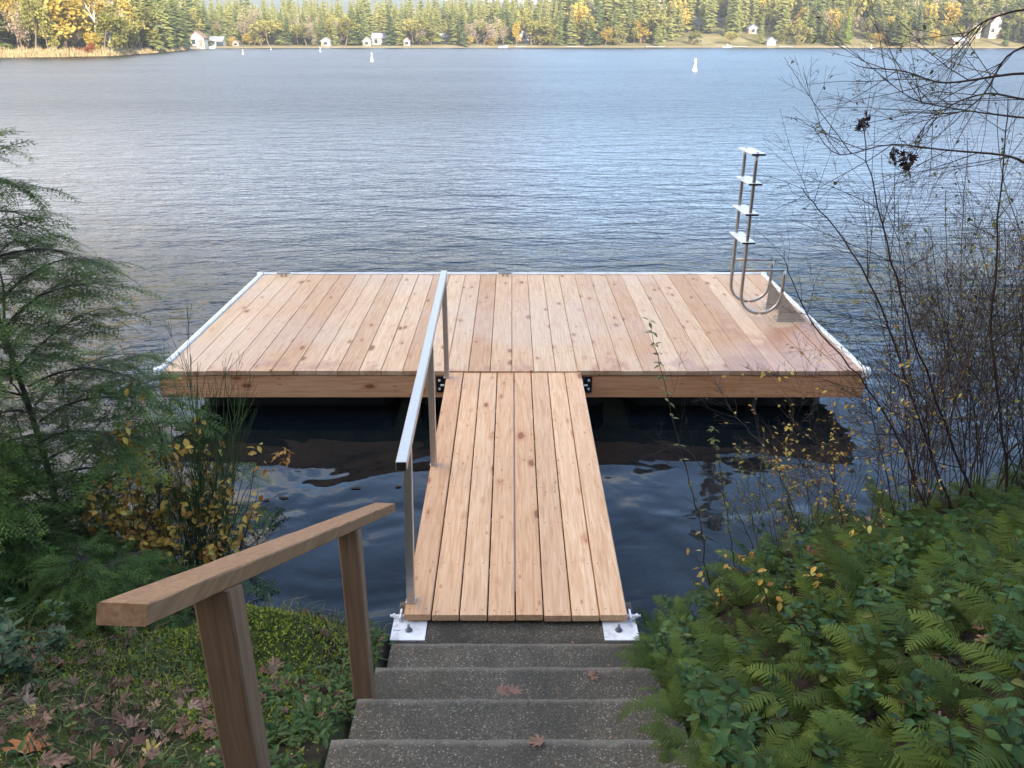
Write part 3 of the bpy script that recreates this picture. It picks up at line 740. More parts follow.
# ------------------------------------------------------------------ thin woody plants
def grow(mb,p,d,L,r0,depth,rs,leafcb=None,wander=.12,upk=.04,nchild=(3,5),cl=.55,sides=4,mat=0,spread=(.4,.9),minr=.0006):
    n=max(4,int(L/.09)); 
    if depth==0: n=max(3,n//1)
    P=[np.array(p,float)]; d=np.array(d,float); d/=np.linalg.norm(d)
    for i in range(n):
        d=d+rs.normal(0,wander,3)*.5+np.array([0,0,upk]); d/=np.linalg.norm(d); P.append(P[-1]+d*L/n)
    P=np.array(P); rad=np.maximum(np.linspace(r0,r0*.35,n+1),minr)
    tube(mb,P,rad,sides if depth>0 else 3,mat,float(rs.uniform(0,1)),False)
    if leafcb: leafcb(P,depth,rs)
    if depth>0:
        for c in range(rs.integers(*nchild)+ (1 if L>1.2 else 0)):
            t=rs.uniform(.22,.95); i=min(n-1,int(t*n)); q=P[i]; dd=P[min(n,i+1)]-P[i]; dd/=np.linalg.norm(dd)
            ax=rs.normal(0,1,3); ax-=ax@dd*dd; ax/=np.linalg.norm(ax); an=rs.uniform(*spread)
            nd_=dd*math.cos(an)+ax*math.sin(an)
            grow(mb,q,nd_,L*cl*(1.15-t*.6)*rs.uniform(.7,1.15),rad[i]*.62,depth-1,rs,leafcb,wander,upk,nchild,cl,sides,mat,spread,minr)
def leafer(dst,prob,L,mat,wr=.55,mind=0,maxd=1,rng_=(0,1)):
    def cb(P,depth,rs):
        if depth>maxd or depth<mind: return
        for i in range(1,len(P)):
            if rs.uniform()<prob:
                l=rs.uniform(*L); V,F=leafV(l,l*wr,.25,.25)
                mt=np.array(Matrix.Rotation(rs.uniform(0,6.28),4,'Z')@Matrix.Rotation(rs.uniform(-.5,1.0),4,'Y')@Matrix.Rotation(rs.uniform(-.8,.8),4,'X'))[:3,:3]
                dst.add(V@mt.T+P[i],F,mat,float(rs.uniform(*rng_)))
    return cb
def bare_shrub(x,y,nst,H,seed,label,leafp=.0,lmat='gleaf',lean=(0,0),depth=3,r0=.006,spreadb=.25,name='bare_shrub',tw='twig',group=None,z=None,cat='shrub',leafL=(.015,.03)):
    rs=np.random.default_rng(seed); nst=int(nst*2.0)+1; st_=MB(); lf=MB()
    cb=leafer(lf,leafp,leafL,0) if leafp else None
    z0=float(height(x,y))-.03 if z is None else z
    for k in range(nst):
        a=rs.uniform(0,2*PI); d=(lean[0]+1.5*spreadb*math.cos(a)*rs.uniform(.3,1),lean[1]+spreadb*math.sin(a)*rs.uniform(.3,1),1)
        grow(st_,(x+.08*math.cos(a)*rs.uniform(0,1.4),y+.08*math.sin(a)*rs.uniform(0,1.4),z0),d,H*rs.uniform(.65,1.08),r0*rs.uniform(.6,1.15),depth,rs,cb,.14,.03,(4,7),.5,4)
    if leafp and lf.n:
        t=thing(name,(x,y,z0),label,cat,group); part('stems',st_,M[tw],t); part('foliage',lf,M[lmat],t); return t
    return single(name,st_,M[tw],(x,y,z0),label=label,category=cat,group=group) if False else setp(single(name,st_,M[tw],(x,y,z0)),label,cat,group)

# right bank thicket
shr=[ # px at base, py base, stems, height, lean x, leaf prob
 (905,545,4,1.9,-.30,.03,'tall dark bare shrub leaning left over the dock corner'),
 (950,540,4,2.2,-.25,.04,'tall bare shrub with crossing dark stems, second from the dock corner'),
 (985,535,5,2.2,-.10,.05,'dense bare thicket shrub between the leaning shrub and the photo edge'),
 (1020,530,5,2.4,-.08,.05,'dense many stemmed bare shrub at the right edge of the photo'),
 (870,555,3,1.25,-.22,.05,'low bare shrub with a few yellow leaves right of the dock corner'),
 (925,520,4,1.6,-.05,.08,'upright bare shrub with small olive leaves behind the leaning shrub'),
 (1050,545,5,2.1,-.22,.05,'bare shrub reaching in from beyond the right photo edge'),
 (820,560,3,.95,-.05,.07,'small bare shrub with yellowing leaves in front of the dock fascia'),
 (775,555,3,.8,-.18,.10,'thin grey twiggy shrub at the waterline below the dock'),
 (975,500,5,1.5,.0,.10,'bushy bare shrub at the water behind the thicket'),
 (1035,505,5,1.8,.0,.06,'bare shrub at the water near the right photo edge'),
]
for k,(px,py,n,H,lx,lp,lab) in enumerate(shr):
    x,y,_=atz(px,py,.25); S=np.interp(x,XS,SS); y=min(y,S-.05)
    bare_shrub(x,y,n,H,100+k,lab,lp,'gleaf' if k not in(4,7) else 'yleaf',(lx,rng.uniform(-.12,.05)),3,.0046 if H>1.4 else .003,.22,tw='twig' if k!=8 else 'twiggrey')
# long individual stems of the thicket that show against the water
def stem_plant(pts,rad,seed,label,name='tall_stem',leafp=0,lmat='gleaf',side=(5,.5),tw='twig',leafL=(.018,.03),upk=.02,extra=None,sdepth=1,lfd=1,lrange=(0,1)):
    rs=np.random.default_rng(seed); P=[aty(px,py,Y) for px,py,Y in pts]
    ts=np.linspace(0,1,len(P)); tt=np.linspace(0,1,26); Pa=np.array(P)
    Q=np.stack([np.interp(tt,ts,Pa[:,i]) for i in range(3)],1)
    for _ in range(3): Q[1:-1]=(Q[:-2]+Q[1:-1]*2+Q[2:])/4
    Q+=rs.normal(0,.004,Q.shape)
    mb=MB(); lf=MB(); tube(mb,Q,np.linspace(rad,rad*.22,26),5,0,.3,False)
    cb=leafer(lf,leafp,leafL,0,.5,0,lfd,lrange) if leafp else None
    if cb: cb(Q,0,rs)
    for k in range(side[0]):
        i=rs.integers(4,25); d=Q[min(25,i+1)]-Q[i-1]; d/=np.linalg.norm(d); ax=rs.normal(0,1,3); ax[1]*=.5; ax-=ax@d*d; ax/=np.linalg.norm(ax); an=rs.uniform(.4,.95)
        grow(mb,Q[i],d*math.cos(an)+ax*math.sin(an),side[1]*rs.uniform(.5,1.2)*(1.2-i/26*.6),rad*.45*(1-i/40),sdepth,rs,cb,.14,upk,(2,5),.5,3)
    if extra: extra(Q,lf,rs)
    b=Q[0]
    if lf.n:
        t=thing(name,tuple(b),label,'shrub' if name!='sapling' else 'sapling'); part('stems',mb,M[tw],t); part('foliage',lf,M[lmat],t); return t
    return setp(single(name,mb,M[tw],tuple(b)),label,'shrub')
stem_plant([(985,520,4.3),(940,470,4.2),(905,400,4.1),(870,300,3.9),(830,215,3.8),(800,130,3.7),(795,128,3.7)][:6] if False else [(985,530,4.3),(955,450,4.15),(925,370,4.0),(895,275,3.9),(872,190,3.8),(862,118,3.75)],.0085,201,'tall bare shrub stem carrying dark dried leaf clusters, above the thicket',side=(17,.65),sdepth=2,
  name='bare_shrub')
stem_plant([(960,530,4.2),(930,455,4.1),(905,375,4.0),(880,300,3.9),(845,240,3.85),(812,200,3.8),(800,186,3.8)],.0075,202,'slender bare shrub arching up to the left across the water',side=(15,.6),sdepth=2,name='bare_shrub')
stem_plant([(940,540,4.1),(915,480,4.0),(890,420,3.95),(855,370,3.9),(815,330,3.85),(790,280,3.8),(783,252,3.8)],.007,203,'bare arching shrub whose tip hangs beside the swim ladder',side=(14,.5),sdepth=2,name='bare_shrub')
stem_plant([(1010,560,4.2),(1005,450,4.1),(990,330,3.95),(1000,200,3.8),(1010,100,3.7)],.009,204,'upright bare shrub with olive leaves rising near the right photo edge',leafp=.12,side=(18,.7),sdepth=2,name='bare_shrub')
# overhanging branch entering at upper right
def overhang():
    mb=MB(); rs=np.random.default_rng(77); lf=MB(); cb=leafer(lf,.05,(.012,.026),0,.5,0,1,(0,.7))
    base=aty(1120,230,3.2)
    mains=[[(1120,230),(1024,160),(1000,154),(940,150),(888,142),(835,160),(812,125)],[(1120,80),(1024,72),(985,78),(940,85),(905,70),(862,68),(850,62)],
           [(1120,60),(1040,40),(1005,55),(985,95),(960,115),(900,112)],[(1120,160),(1060,120),(1024,118),(975,112),(915,102),(880,76)],[(1120,20),(1024,8),(985,20),(960,40),(935,62)],[(1120,110),(1024,100),(990,92),(960,100),(930,118),(915,140)]]
    tube(mb,[aty(1300,520,3.1),aty(1210,330,3.15),aty(1130,150,3.2),aty(1110,20,3.2)],[.02,.016,.012,.008],7,0,.4,False)
    for k,m in enumerate(mains):
        P=np.array([aty(px,py,3.2+.1*k+.04*i) for i,(px,py) in enumerate(m)]); tt=np.linspace(0,1,24); ts=np.linspace(0,1,len(P))
        Q=np.stack([np.interp(tt,ts,P[:,i]) for i in range(3)],1)
        for _ in range(2): Q[1:-1]=(Q[:-2]+Q[1:-1]*2+Q[2:])/4
        tube(mb,Q,np.linspace(.006,.0012,24),5,0,.3,False)
        for c in range(9):
            i=rs.integers(5,23); d=Q[i+1]-Q[i]; d/=np.linalg.norm(d); ax=rs.normal(0,1,3); ax[1]*=.4; ax-=ax@d*d; ax/=np.linalg.norm(ax); an=rs.uniform(.35,.9)
            grow(mb,Q[i],d*math.cos(an)+ax*math.sin(an),rs.uniform(.25,.55),.0022,2,rs,cb,.14,.01,(2,5),.5,3)
    t=thing('overhanging_tree',tuple(aty(1300,520,3.1)),'dark bare tree whose branches hang in from the upper right','tree')
    part('branches',mb,M['twig'],t); part('foliage',lf,M['gleaf'],t)
overhang()
# dried leaf clusters
for (px,py,s,lab) in ((863,124,.045,'dark dried leaf cluster at the tip of a bare shrub, highest of three'),(893,155,.032,'small dried leaf cluster hanging left of the larger clump'),(908,163,.05,'dark dried leaf clump hanging right of the smaller one')):
    mb=MB(); rs=np.random.default_rng(px); c=aty(px,py,3.78)
    for q in range(26):
        V,F=maple_leaf(q,s*.55); mt=np.array(Matrix.Rotation(rs.uniform(0,6.3),4,'Z')@Matrix.Rotation(rs.uniform(0,3),4,'X'))[:3,:3]
        mb.add(V@mt.T+c+rs.normal(0,1,3)*np.array([.32,.32,.55])*s,F,0,float(rs.uniform()))
    setp(single('dried_leaf_cluster',mb,M['dead'],tuple(c)),lab,'leaves')
# saplings in front of the dock
stem_plant([(712,605,3.75),(706,560,3.72),(700,520,3.7),(690,480,3.68),(672,420,3.66),(660,365,3.64),(650,322,3.62)],.0045,301,'thin leafy sapling standing alone right of the gangway','sapling',.0,'gleaf',(5,.28),
  leafL=(.02,.035),extra=lambda Q,lf,rs:[lf.add(leafV(.035,.016,.2,.3)[0]@np.array(Matrix.Rotation(rs.uniform(0,6.3),4,'Z')@Matrix.Rotation(rs.uniform(-.7,.4),4,'Y'))[:3,:3].T+Q[i]+rs.normal(0,.004,3),leafV(.035,.016)[1],0,float(rs.uniform(.2,.8))) for i in [7,9,12,14,15]+[17,18,19,19,20,20,21,21,22,22,23,23,24,24,25,25] for _ in range(2)])
stem_plant([(738,600,3.9),(734,560,3.9),(728,520,3.88),(722,480,3.86),(714,430,3.84)],.004,302,'short leafy sapling with dense narrow leaves below the dock, right of the taller one','sapling',0,'gleaf',(2,.2),
  extra=lambda Q,lf,rs:[lf.add(leafV(.032,.014,.2,.3)[0]@np.array(Matrix.Rotation(rs.uniform(0,6.3),4,'Z')@Matrix.Rotation(rs.uniform(-.5,.5),4,'Y'))[:3,:3].T+Q[i]+rs.normal(0,.004,3),leafV(.03,.014)[1],0,float(rs.uniform(.1,.6))) for i in range(11,26) for _ in range(5)])
stem_plant([(760,565,4.0),(742,520,3.98),(712,480,3.95),(690,450,3.95),(655,441,3.95)],.0035,303,'bare thin twig reaching left over the dark water under the dock',side=(8,.35),name='bare_shrub',tw='twiggrey')
stem_plant([(800,560,4.1),(790,500,4.1),(770,455,4.1),(735,415,4.1),(728,405,4.1)],.0045,304,'pale grey twig shrub in front of the dark gap under the dock',side=(12,.45),name='bare_shrub',tw='twiggrey',sdepth=2,leafp=.05,lmat='yleaf')
stem_plant([(845,570,4.1),(842,520,4.1),(830,470,4.08),(808,430,4.06),(815,395,4.05)],.005,305,'low bare shrub with small yellow leaves in front of the right end of the dock',side=(14,.5),name='bare_shrub',sdepth=2,leafp=.08,lmat='yleaf')
# small yellow-leaved seedlings on the bank
for k,(px,py,lab) in enumerate([(722,590,'small yellow leaved seedling at the water edge right of the stairs'),(770,660,'small yellow leaved seedling among ferns in the middle of the bank'),(835,580,'yellow leaved seedling beside the reddish rotten log')]):
    x,y,z=atz(px,py,.45); z=float(height(x,y)); mb=MB(); lf=MB(); rs=np.random.default_rng(400+k)
    cb=leafer(lf,.55,(.03,.045),0,.55,0,1)
    for q in range(3): grow(mb,(x,y,z),(rs.normal(0,.35),rs.normal(0,.3),1),.38,.003,1,rs,cb,.12,.03,(2,4),.5,4)
    t=thing('seedling',(x,y,z),lab,'seedling'); part('stems',mb,M['twig'],t); part('foliage',lf,M['yleaf'],t)
x,y,_=atz(838,562,.5); z=float(height(x,y))
def rockm(c,r3,seed,n=18,mname='rock'):
    rs=np.random.default_rng(seed); mb=MB(); V=[];
    for i in range(9):
        for j in range(n):
            th=PI*i/8; ph=2*PI*j/n; d=np.array([math.sin(th)*math.cos(ph),math.sin(th)*math.sin(ph),math.cos(th)])
            k=1+.16*math.sin(d[0]*3+seed)*math.cos(d[1]*4+seed)+.09*math.sin(d[0]*8+d[2]*7+seed)+.03*rs.normal()*(0<i<8)
            V.append(np.array(c)+d*k*np.array(r3))
    F=[[i*n+j,(i+1)*n+j,(i+1)*n+(j+1)%n,i*n+(j+1)%n] for i in range(8) for j in range(n)]
    mb.add(V,np.array(F)); return mb
setp(single('rotten_log',rockm((x,y,z+.03),(.17,.10,.09),5),M['redrock'],(x,y,z),smooth=True),'reddish brown rotten wood chunk lying among the ferns','log')
for k,(px,py,rr3,lab) in enumerate([(352,633,(.10,.09,.07),'dark wet rock at the water left of the stairs'),(372,636,(.06,.05,.05),'small dark rock between the stair edge and the larger rock'),(650,628,(.06,.06,.04),'small dark rock at the water right of the mounting plate')]):
    x,y,_=atz(px,py,.15); z=float(height(x,y))
    setp(single('shore_rock',rockm((x,y,z+.02),rr3,9+k),M['rock'],(x,y,z),smooth=True),lab,'rock')

# ------------------------------------------------------------------ left bank
def spray(seed,n=9,L=.30):
    """flat lacy evergreen spray along +x"""
    rs=np.random.default_rng(seed); mb=MB(); ts=np.linspace(0,1,8)
    P=np.stack([L*ts,.03*np.sin(ts*3+seed)*L/.3,-.16*L*ts**2],1)
    tube(mb,P,np.linspace(.003,.001,8),3,1,.4,False)
    for k in range(n):
        t=.08+.9*k/(n-1)
        for sd in (-1,1):
            p=np.array([np.interp(t+.03*sd,ts,P[:,i]) for i in range(3)]); l=L*.40*(1-t*.7)*rs.uniform(.55,1.2)+.03
            a=rs.uniform(.45,.85); D=np.array([math.cos(a),sd*math.sin(a),-.1+rs.uniform(-.2,.15)]); D/=np.linalg.norm(D)
            m=max(3,int(l/.022)); S=np.array([-D[1],D[0],0]); S/=np.linalg.norm(S)
            r0=float(np.clip(.25+.5*t+rs.normal(0,.15),0,1))
            for q in range(m):
                u=(q+.3)/m; c=p+D*l*u+np.array([0,0,-.25*l*u*u]); w=.019*(1.15-.5*u)*rs.uniform(.8,1.15); s2=1 if q%2 else -1
                d2=D*.8+S*s2*.6+np.array([0,0,rs.uniform(-.2,.2)]); d2/=np.linalg.norm(d2); n2=np.cross(d2,[0,0,1.]); n2/=np.linalg.norm(n2)
                mb.add([c-n2*w*.12,c+d2*w*.9-n2*w*.27,c+d2*w*2.0,c+d2*w*.9+n2*w*.27],np.array([[0,1,2,3]]),0,r0)
            ax=p+D*l*1.1; mb.add([p-S*.0022,p+S*.0022,ax+np.array([0,0,-.25*l])],np.array([[0,1,2]]),0,r0)
    return mb
SPR=[proto(spray(s)) for s in range(3)]
def near_conifer(x,y,H,seed,label,nb=46,Lmax=1.15,z=None,dens=1.0,lowcut=.02,azr=None,name='evergreen_tree',sc=1.0,lean=(0,0)):
    rs=np.random.default_rng(seed); z0=float(height(x,y))-.05 if z is None else z
    t=thing(name,(x,y,z0),label,'tree' if H>1 else 'seedling'); tr=MB(); cr=MB(); br=MB()
    hh=np.linspace(0,1,14); TP=np.stack([x+.03*np.sin(hh*5)+lean[0]*hh,y+.03*np.cos(hh*4)+lean[1]*hh,z0+H*hh],1)
    tube(tr,TP,np.linspace(.028,.004,14)*H/3,8,0,.5)
    mats=[[],[],[]]; rn=[[],[],[]]
    for k in range(nb):
        f=lowcut+(1-lowcut)*(k/nb); az=k*2.39996+rs.uniform(-.4,.4) if azr is None else rs.uniform(*azr)
        L=Lmax*(1-f)**.75*rs.uniform(.7,1.12)+.06; e=rs.uniform(.05,.55)+.45*f
        n=9; q=np.linspace(0,1,n); p0=np.array([np.interp(f,hh,TP[:,i]) for i in range(3)])
        dr=np.array([math.cos(az),math.sin(az),0]); 
        P=p0+dr*L*q[:,None]*math.cos(e)+np.array([0,0,1])*(L*math.sin(e)*q-.40*L*q**2)[:,None]
        P+=np.array([-dr[1],dr[0],0])*(.06*L*np.sin(q*3+k))[:,None]
        tube(br,P,np.linspace(.0075,.0015,n)*min(1,L/.7+.25),4,0,.5,False)
        ns=max(5,int(L/.07*dens))
        for s in range(ns+1):
            u=.14+.86*s/ns; p=np.array([np.interp(u,q,P[:,i]) for i in range(3)]); i=min(n-2,int(u*(n-1))); D=P[i+1]-P[i]; D/=np.linalg.norm(D)
            if s==ns: d=D; bl=.12
            else:
                sd=1 if s%2 else -1; lat=np.array([-dr[1],dr[0],0])*sd; a=rs.uniform(.5,1.15); d=D*math.cos(a)+lat*math.sin(a)+np.array([0,0,rs.uniform(-.35,.25)]); d/=np.linalg.norm(d); bl=(.08+.30*(1-u)*min(1,L))*rs.uniform(.5,1.2)
            e_=p+d*bl+np.array([0,0,-.2*bl]); tube(br,[p,(p+e_)/2+np.array([0,0,.04*bl]),e_],[.0022,.0016,.001],3,0,.5,False)
            m_=max(2,int(bl/.06))
            for w in range(m_+1):
                f2=(w+.4)/(m_+.4); c=p+(e_-p)*f2; 
                sg=1 if w%2 else -1; l2=np.cross([0,0,1.],d); l2/=np.linalg.norm(l2)+1e-6
                dd=d*rs.uniform(.5,.9)+l2*sg*rs.uniform(.3,.8)+np.array([0,0,rs.uniform(-.3,.1)]) if w<m_ else d+np.array([0,0,-.15])
                j=rs.integers(0,3); up=np.array([rs.normal(0,.35),rs.normal(0,.35),1.]); mats[j].append(frame4(c,dd,up,rs.uniform(.42,.74)*sc)); rn[j].append(float(np.clip(rs.normal(.35,.2)+.3*u,0,1)))
    for j in range(3):
        if mats[j]: merge_instances(cr,SPR[j],np.array(mats[j]),np.array(rn[j]))
    part('trunk',tr,M['bark'],t,smooth=True); part('limbs',br,M['bark'],t); part('crown',cr,[M['conif'],M['bark']],t)
    return t
near_conifer(-2.66,4.05,2.5,1,'young dark evergreen tree leaning over the water at the left edge',56,1.28,lowcut=.03)
near_conifer(-3.6,4.35,2.6,2,'evergreen tree cut by the left photo edge, behind the taller one',30,1.0)
near_conifer(-2.62,3.5,.85,3,'small evergreen at the foot of the taller evergreen tree',26,.75,lowcut=.0)
near_conifer(-1.95,3.2,.45,4,'knee high evergreen seedling behind the upper end of the wooden handrail',16,.42,lowcut=.0,sc=.75,name='evergreen_seedling')
near_conifer(-2.9,3.1,.7,5,'low spreading evergreen at the left photo edge above the leafy plants',20,.7,lowcut=.0)
# broom: many upright green stems
def broom(x,y,n,H,seed,label,lean=(0,0),spread=.22):
    rs=np.random.default_rng(seed); mb=MB(); z0=float(height(x,y))-.03
    for k in range(n):
        a=rs.uniform(0,2*PI); s=rs.uniform(.1,1)*spread; L=H*rs.uniform(.55,1.08)
        d=np.array([lean[0]+s*math.cos(a),lean[1]+s*math.sin(a),1])
        grow(mb,(x+.05*rs.normal(),y+.05*rs.normal(),z0),d,L,.0035,2,rs,None,.07,.05,(4,7),.42,4,0,(.15,.45),.0011)
    setp(single('broom_shrub',mb,M['broom'],(x,y,z0)),label,'shrub')
bx,by,_=atz(195,572,.3); by=min(by,np.interp(bx,XS,SS)-.02)
broom(bx+.04,by+.04,26,1.5,51,'green broom shrub with upright whip stems, in front of the dock corner',(.10,.12),.22)
bx2,by2,_=atz(235,575,.25)
broom(bx2-.12,min(by2,3.72),14,1.05,52,'shorter arching broom shrub just left of the dark water',(.18,.1),.3)
def yellow_shrub(x,y,n,H,seed,label,lean=(0,0),prob=.5,L=(.03,.05),mt='yleaf'):
    rs=np.random.default_rng(seed); mb=MB(); lf=MB(); z0=float(height(x,y))-.03; cb=leafer(lf,prob,L,0,.6,0,1)
    for k in range(n):
        a=rs.uniform(0,2*PI); d=np.array([lean[0]+.28*math.cos(a),lean[1]+.25*math.sin(a),1])
        grow(mb,(x+.05*rs.normal(),y+.05*rs.normal(),z0),d,H*rs.uniform(.6,1.08),.004,2,rs,cb,.12,.03,(2,5),.45,4)
    t=thing('yellow_leaf_shrub',(x,y,z0),label,'shrub'); part('stems',mb,M['twig'],t); part('foliage',lf,M[mt],t)
yellow_shrub(bx-.10,by-.02,15,1.22,61,'golden leaved shrub between the evergreen tree and the broom',(.02,.05),.75,(.035,.055))
yellow_shrub(bx+.12,by-.08,11,1.02,62,'yellow leaved shrub tangled in the broom in front of the dock',(.15,.1),.7,(.03,.05))
yellow_shrub(bx-.32,by-.06,9,.85,63,'sparse golden shrub low against the evergreen tree',(-.02,.0),.5,(.03,.05))
stem_plant([(215,560,3.75),(235,520,3.75),(250,480,3.8),(262,460,3.85),(290,462,3.9)],.003,64,'thin drooping twig with orange leaves over the dark water left of the gangway',name='yellow_leaf_shrub',leafp=.5,lmat='yleaf',side=(4,.16),leafL=(.025,.04),lrange=(0,.5))

# ground cover left (uncountable): grass, moss, fallen leaves
def in_left(x,y): return (x<-.63) & (y<np.interp(x,XS,SS)-.03)
r=np.random.default_rng(5)
def blades():
    mb=MB(); n=12000; X=r.uniform(-3.3,-.64,n); Y=r.uniform(.9,3.6,n); ok=in_left(X,Y)
    den=.5+.5*np.sin(X*3.1+1)*np.cos(Y*2.7)+r.normal(0,.25,n); ok&=den>.35+.5*np.exp(-(((X+1.15)/.4)**2+((Y-3.05)/.33)**2)); X=X[ok];Y=Y[ok]; n=len(X); Z=height(X,Y)
    a=r.uniform(0,2*PI,n); L=r.uniform(.035,.13,n); w=r.uniform(.0014,.0028,n); le=r.uniform(.2,1.3,n)
    D=np.stack([np.cos(a),np.sin(a)],1); S=np.stack([-D[:,1],D[:,0],np.zeros(n)],1)
    p0=np.stack([X,Y,Z],1); p1=p0+np.stack([D[:,0]*L*.35*le,D[:,1]*L*.35*le,L*.55],1); p2=p0+np.stack([D[:,0]*L*le,D[:,1]*L*le,L*np.maximum(.15,.9-.5*le)],1)
    V=np.stack([p0-S*w[:,None],p0+S*w[:,None],p1-S*w[:,None]*.9,p1+S*w[:,None]*.9,p2],1).reshape(-1,3)
    b=np.arange(n)[:,None]*5; c=np.clip(r.normal(.45,.27,n),0,1)
    mb.add(V,[b+np.array([[0,1,3,2]])],0,c); mb.add(V,[b+np.array([[2,3,4]])],0,c); return mb
single('grass',blades(),M['grass'],kind='stuff',label='thin green and straw coloured grass left of the stairs')
def mosst():
    mb=MB(); n=60000; X=r.uniform(-3.2,-.64,n); Y=r.uniform(1.4,3.65,n); ok=in_left(X,Y)
    m=1.2*np.exp(-(((X+1.15)/.55)**2+((Y-3.0)/.5)**2))+.55*np.exp(-(((X+1.9)/.5)**2+((Y-2.7)/.35)**2))+.25*np.sin(X*5)*np.sin(Y*6+1)
    ok&=(m+r.normal(0,.12,n))>.22; X=X[ok];Y=Y[ok]; n=len(X); Z=height(X,Y)
    a=r.uniform(0,2*PI,n); L=r.uniform(.006,.022,n); D=np.stack([np.cos(a),np.sin(a),r.uniform(.3,1.6,n)],1); D/=np.linalg.norm(D,axis=1,keepdims=True); S=np.cross(D,[0,0,1.]); S/=np.linalg.norm(S,axis=1,keepdims=True)+1e-6
    p=np.stack([X,Y,Z],1); V=np.stack([p,p+D*L[:,None]*.5+S*L[:,None]*.28,p+D*L[:,None],p+D*L[:,None]*.5-S*L[:,None]*.28],1).reshape(-1,3)
    mb.add(V,np.arange(n)[:,None]*4+np.array([[0,1,2,3]]),0,np.clip(r.normal(.45,.25,n),0,1)); return mb
single('moss',mosst(),M['moss'],kind='stuff',label='bright green moss on the hummock left of the stairs')
def litter(n,xr,yr,cond,seed,sz=(.026,.055),gap=.0):
    r=np.random.default_rng(seed); mb=MB(); k=0
    while k<n:
        x=r.uniform(*xr); y=r.uniform(*yr)
        if not cond(x,y): continue
        k+=1; V,F=maple_leaf(int(r.integers(1e6)),r.uniform(*sz)); mt=np.array(Matrix.Rotation(r.uniform(0,6.3),4,'Z')@Matrix.Rotation(r.normal(0,.35),4,'X')@Matrix.Rotation(r.normal(0,.35),4,'Y'))[:3,:3]
        mb.add(V@mt.T+np.array([x,y,float(height(x,y))+r.uniform(.008,.025)]),F,0,float(np.clip(r.normal(.45,.25),0,1)))
    return mb
def lc(x,y):
    if not in_left(np.array(x),np.array(y)): return False
    m=math.exp(-(((x+1.15)/.4)**2+((y-3.05)/.35)**2)); return rng.uniform()>m*1.1 and (math.sin(x*4+1)*math.cos(y*3.3)>-.45)
single('fallen_leaves',litter(900,(-3.0,-.64),(1.0,3.5),lc,31),M['maple'],kind='stuff',label='brown fallen maple leaves on the left bank')
single('fallen_leaves',litter(420,(.7,3.6),(1.2,4.6),lambda x,y:y<np.interp(x,XS,SS)-.1,32),M['maple'],kind='stuff',label='dark brown leaf litter under the ferns on the right bank')
# low weeds beside the stairs
def weeds():
    mb=MB(); rs=np.random.default_rng(9)
    for k in range(300):
        if rs.uniform()<.6: x=rs.uniform(-1.0,-.63); y=rs.uniform(1.6,3.42)
        else: x=rs.uniform(-2.3,-.63); y=rs.uniform(1.4,3.35)
        z=float(height(x,y))
        if ((x+1.15)/.42)**2+((y-3.05)/.36)**2<1: continue
        for q in range(rs.integers(5,10)):
            L=rs.uniform(.02,.045); V,F=leafV(L,L*.42,.2,.3); mt=np.array(Matrix.Rotation(rs.uniform(0,6.3),4,'Z')@Matrix.Rotation(-rs.uniform(.1,1.1),4,'Y'))[:3,:3]
            mb.add(V@mt.T+np.array([x,y,z+rs.uniform(0,.05)])+rs.normal(0,.018,3)*[1,1,0],F,0,float(np.clip(rs.normal(.5,.2),0,1)))
    return mb
single('ground_cover',weeds(),M['salal'],kind='stuff',label='low green weeds along the left edge of the stairs')
# single notable leaves
def one_leaf(px,py,z,s,m,seed,label,rot=(0,0,0),name='fallen_leaf',oval=False,group=None):
    p=atz(px,py,z)
    if z is None: pass
    mb=MB(); V,F=(leafV(s,s*.6,.2,.15) if oval else maple_leaf(seed,s)); mt=np.array(Matrix.Rotation(rot[2],4,'Z')@Matrix.Rotation(rot[0],4,'X')@Matrix.Rotation(rot[1],4,'Y'))[:3,:3]
    mb.add(V@mt.T+p,F,0,.9 if m=='yleaf' else .6)
    setp(single(name,mb,M[m],tuple(p)),label,'leaf',group)
pz=lambda px,py:(lambda g:g)(0)
def ground_at(px,py):
    lo=None
    for Y in np.arange(.8,5,.02):
        p=aty(px,py,Y)
        if p[2]<=float(height(p[0],p[1])): return p
    return p
g=ground_at(28,748); one_leaf(28,748,g[2]+.04,.10,'orange',3,'large orange brown maple leaf in the bottom left corner',(.3,.2,2))
g=ground_at(158,615) ; one_leaf(85,614,.52,.05,'yleaf',4,'single yellow leaf caught above the grass below the evergreen',(.3,.2,1),oval=True)
one_leaf(888,565,.72,.075,'yleaf',5,'large pale yellow leaf on top of the ferns',(.1,.3,1.2),oval=True)
for k,(px,py,lab) in enumerate([(500,690,'brown maple leaf on the third stair, near its middle'),(513,691,'smaller brown leaf beside the first on the third stair')]):
    z=ZN+RISE*1+.012; 
    one_leaf(px,py,ZN+RISE*2+.006,.05,'maple',7+k,lab,(.1,.15,k))
one_leaf(592,676,ZN+RISE+.006,.055,'maple',11,'dark damp leaf clump at the right side of the second stair',(.1,.1,.5))
one_leaf(540,742,ZN+RISE*3+.010,.045,'maple',12,'flattened brown leaf on the lowest visible stair edge',(.05,.05,2.5))
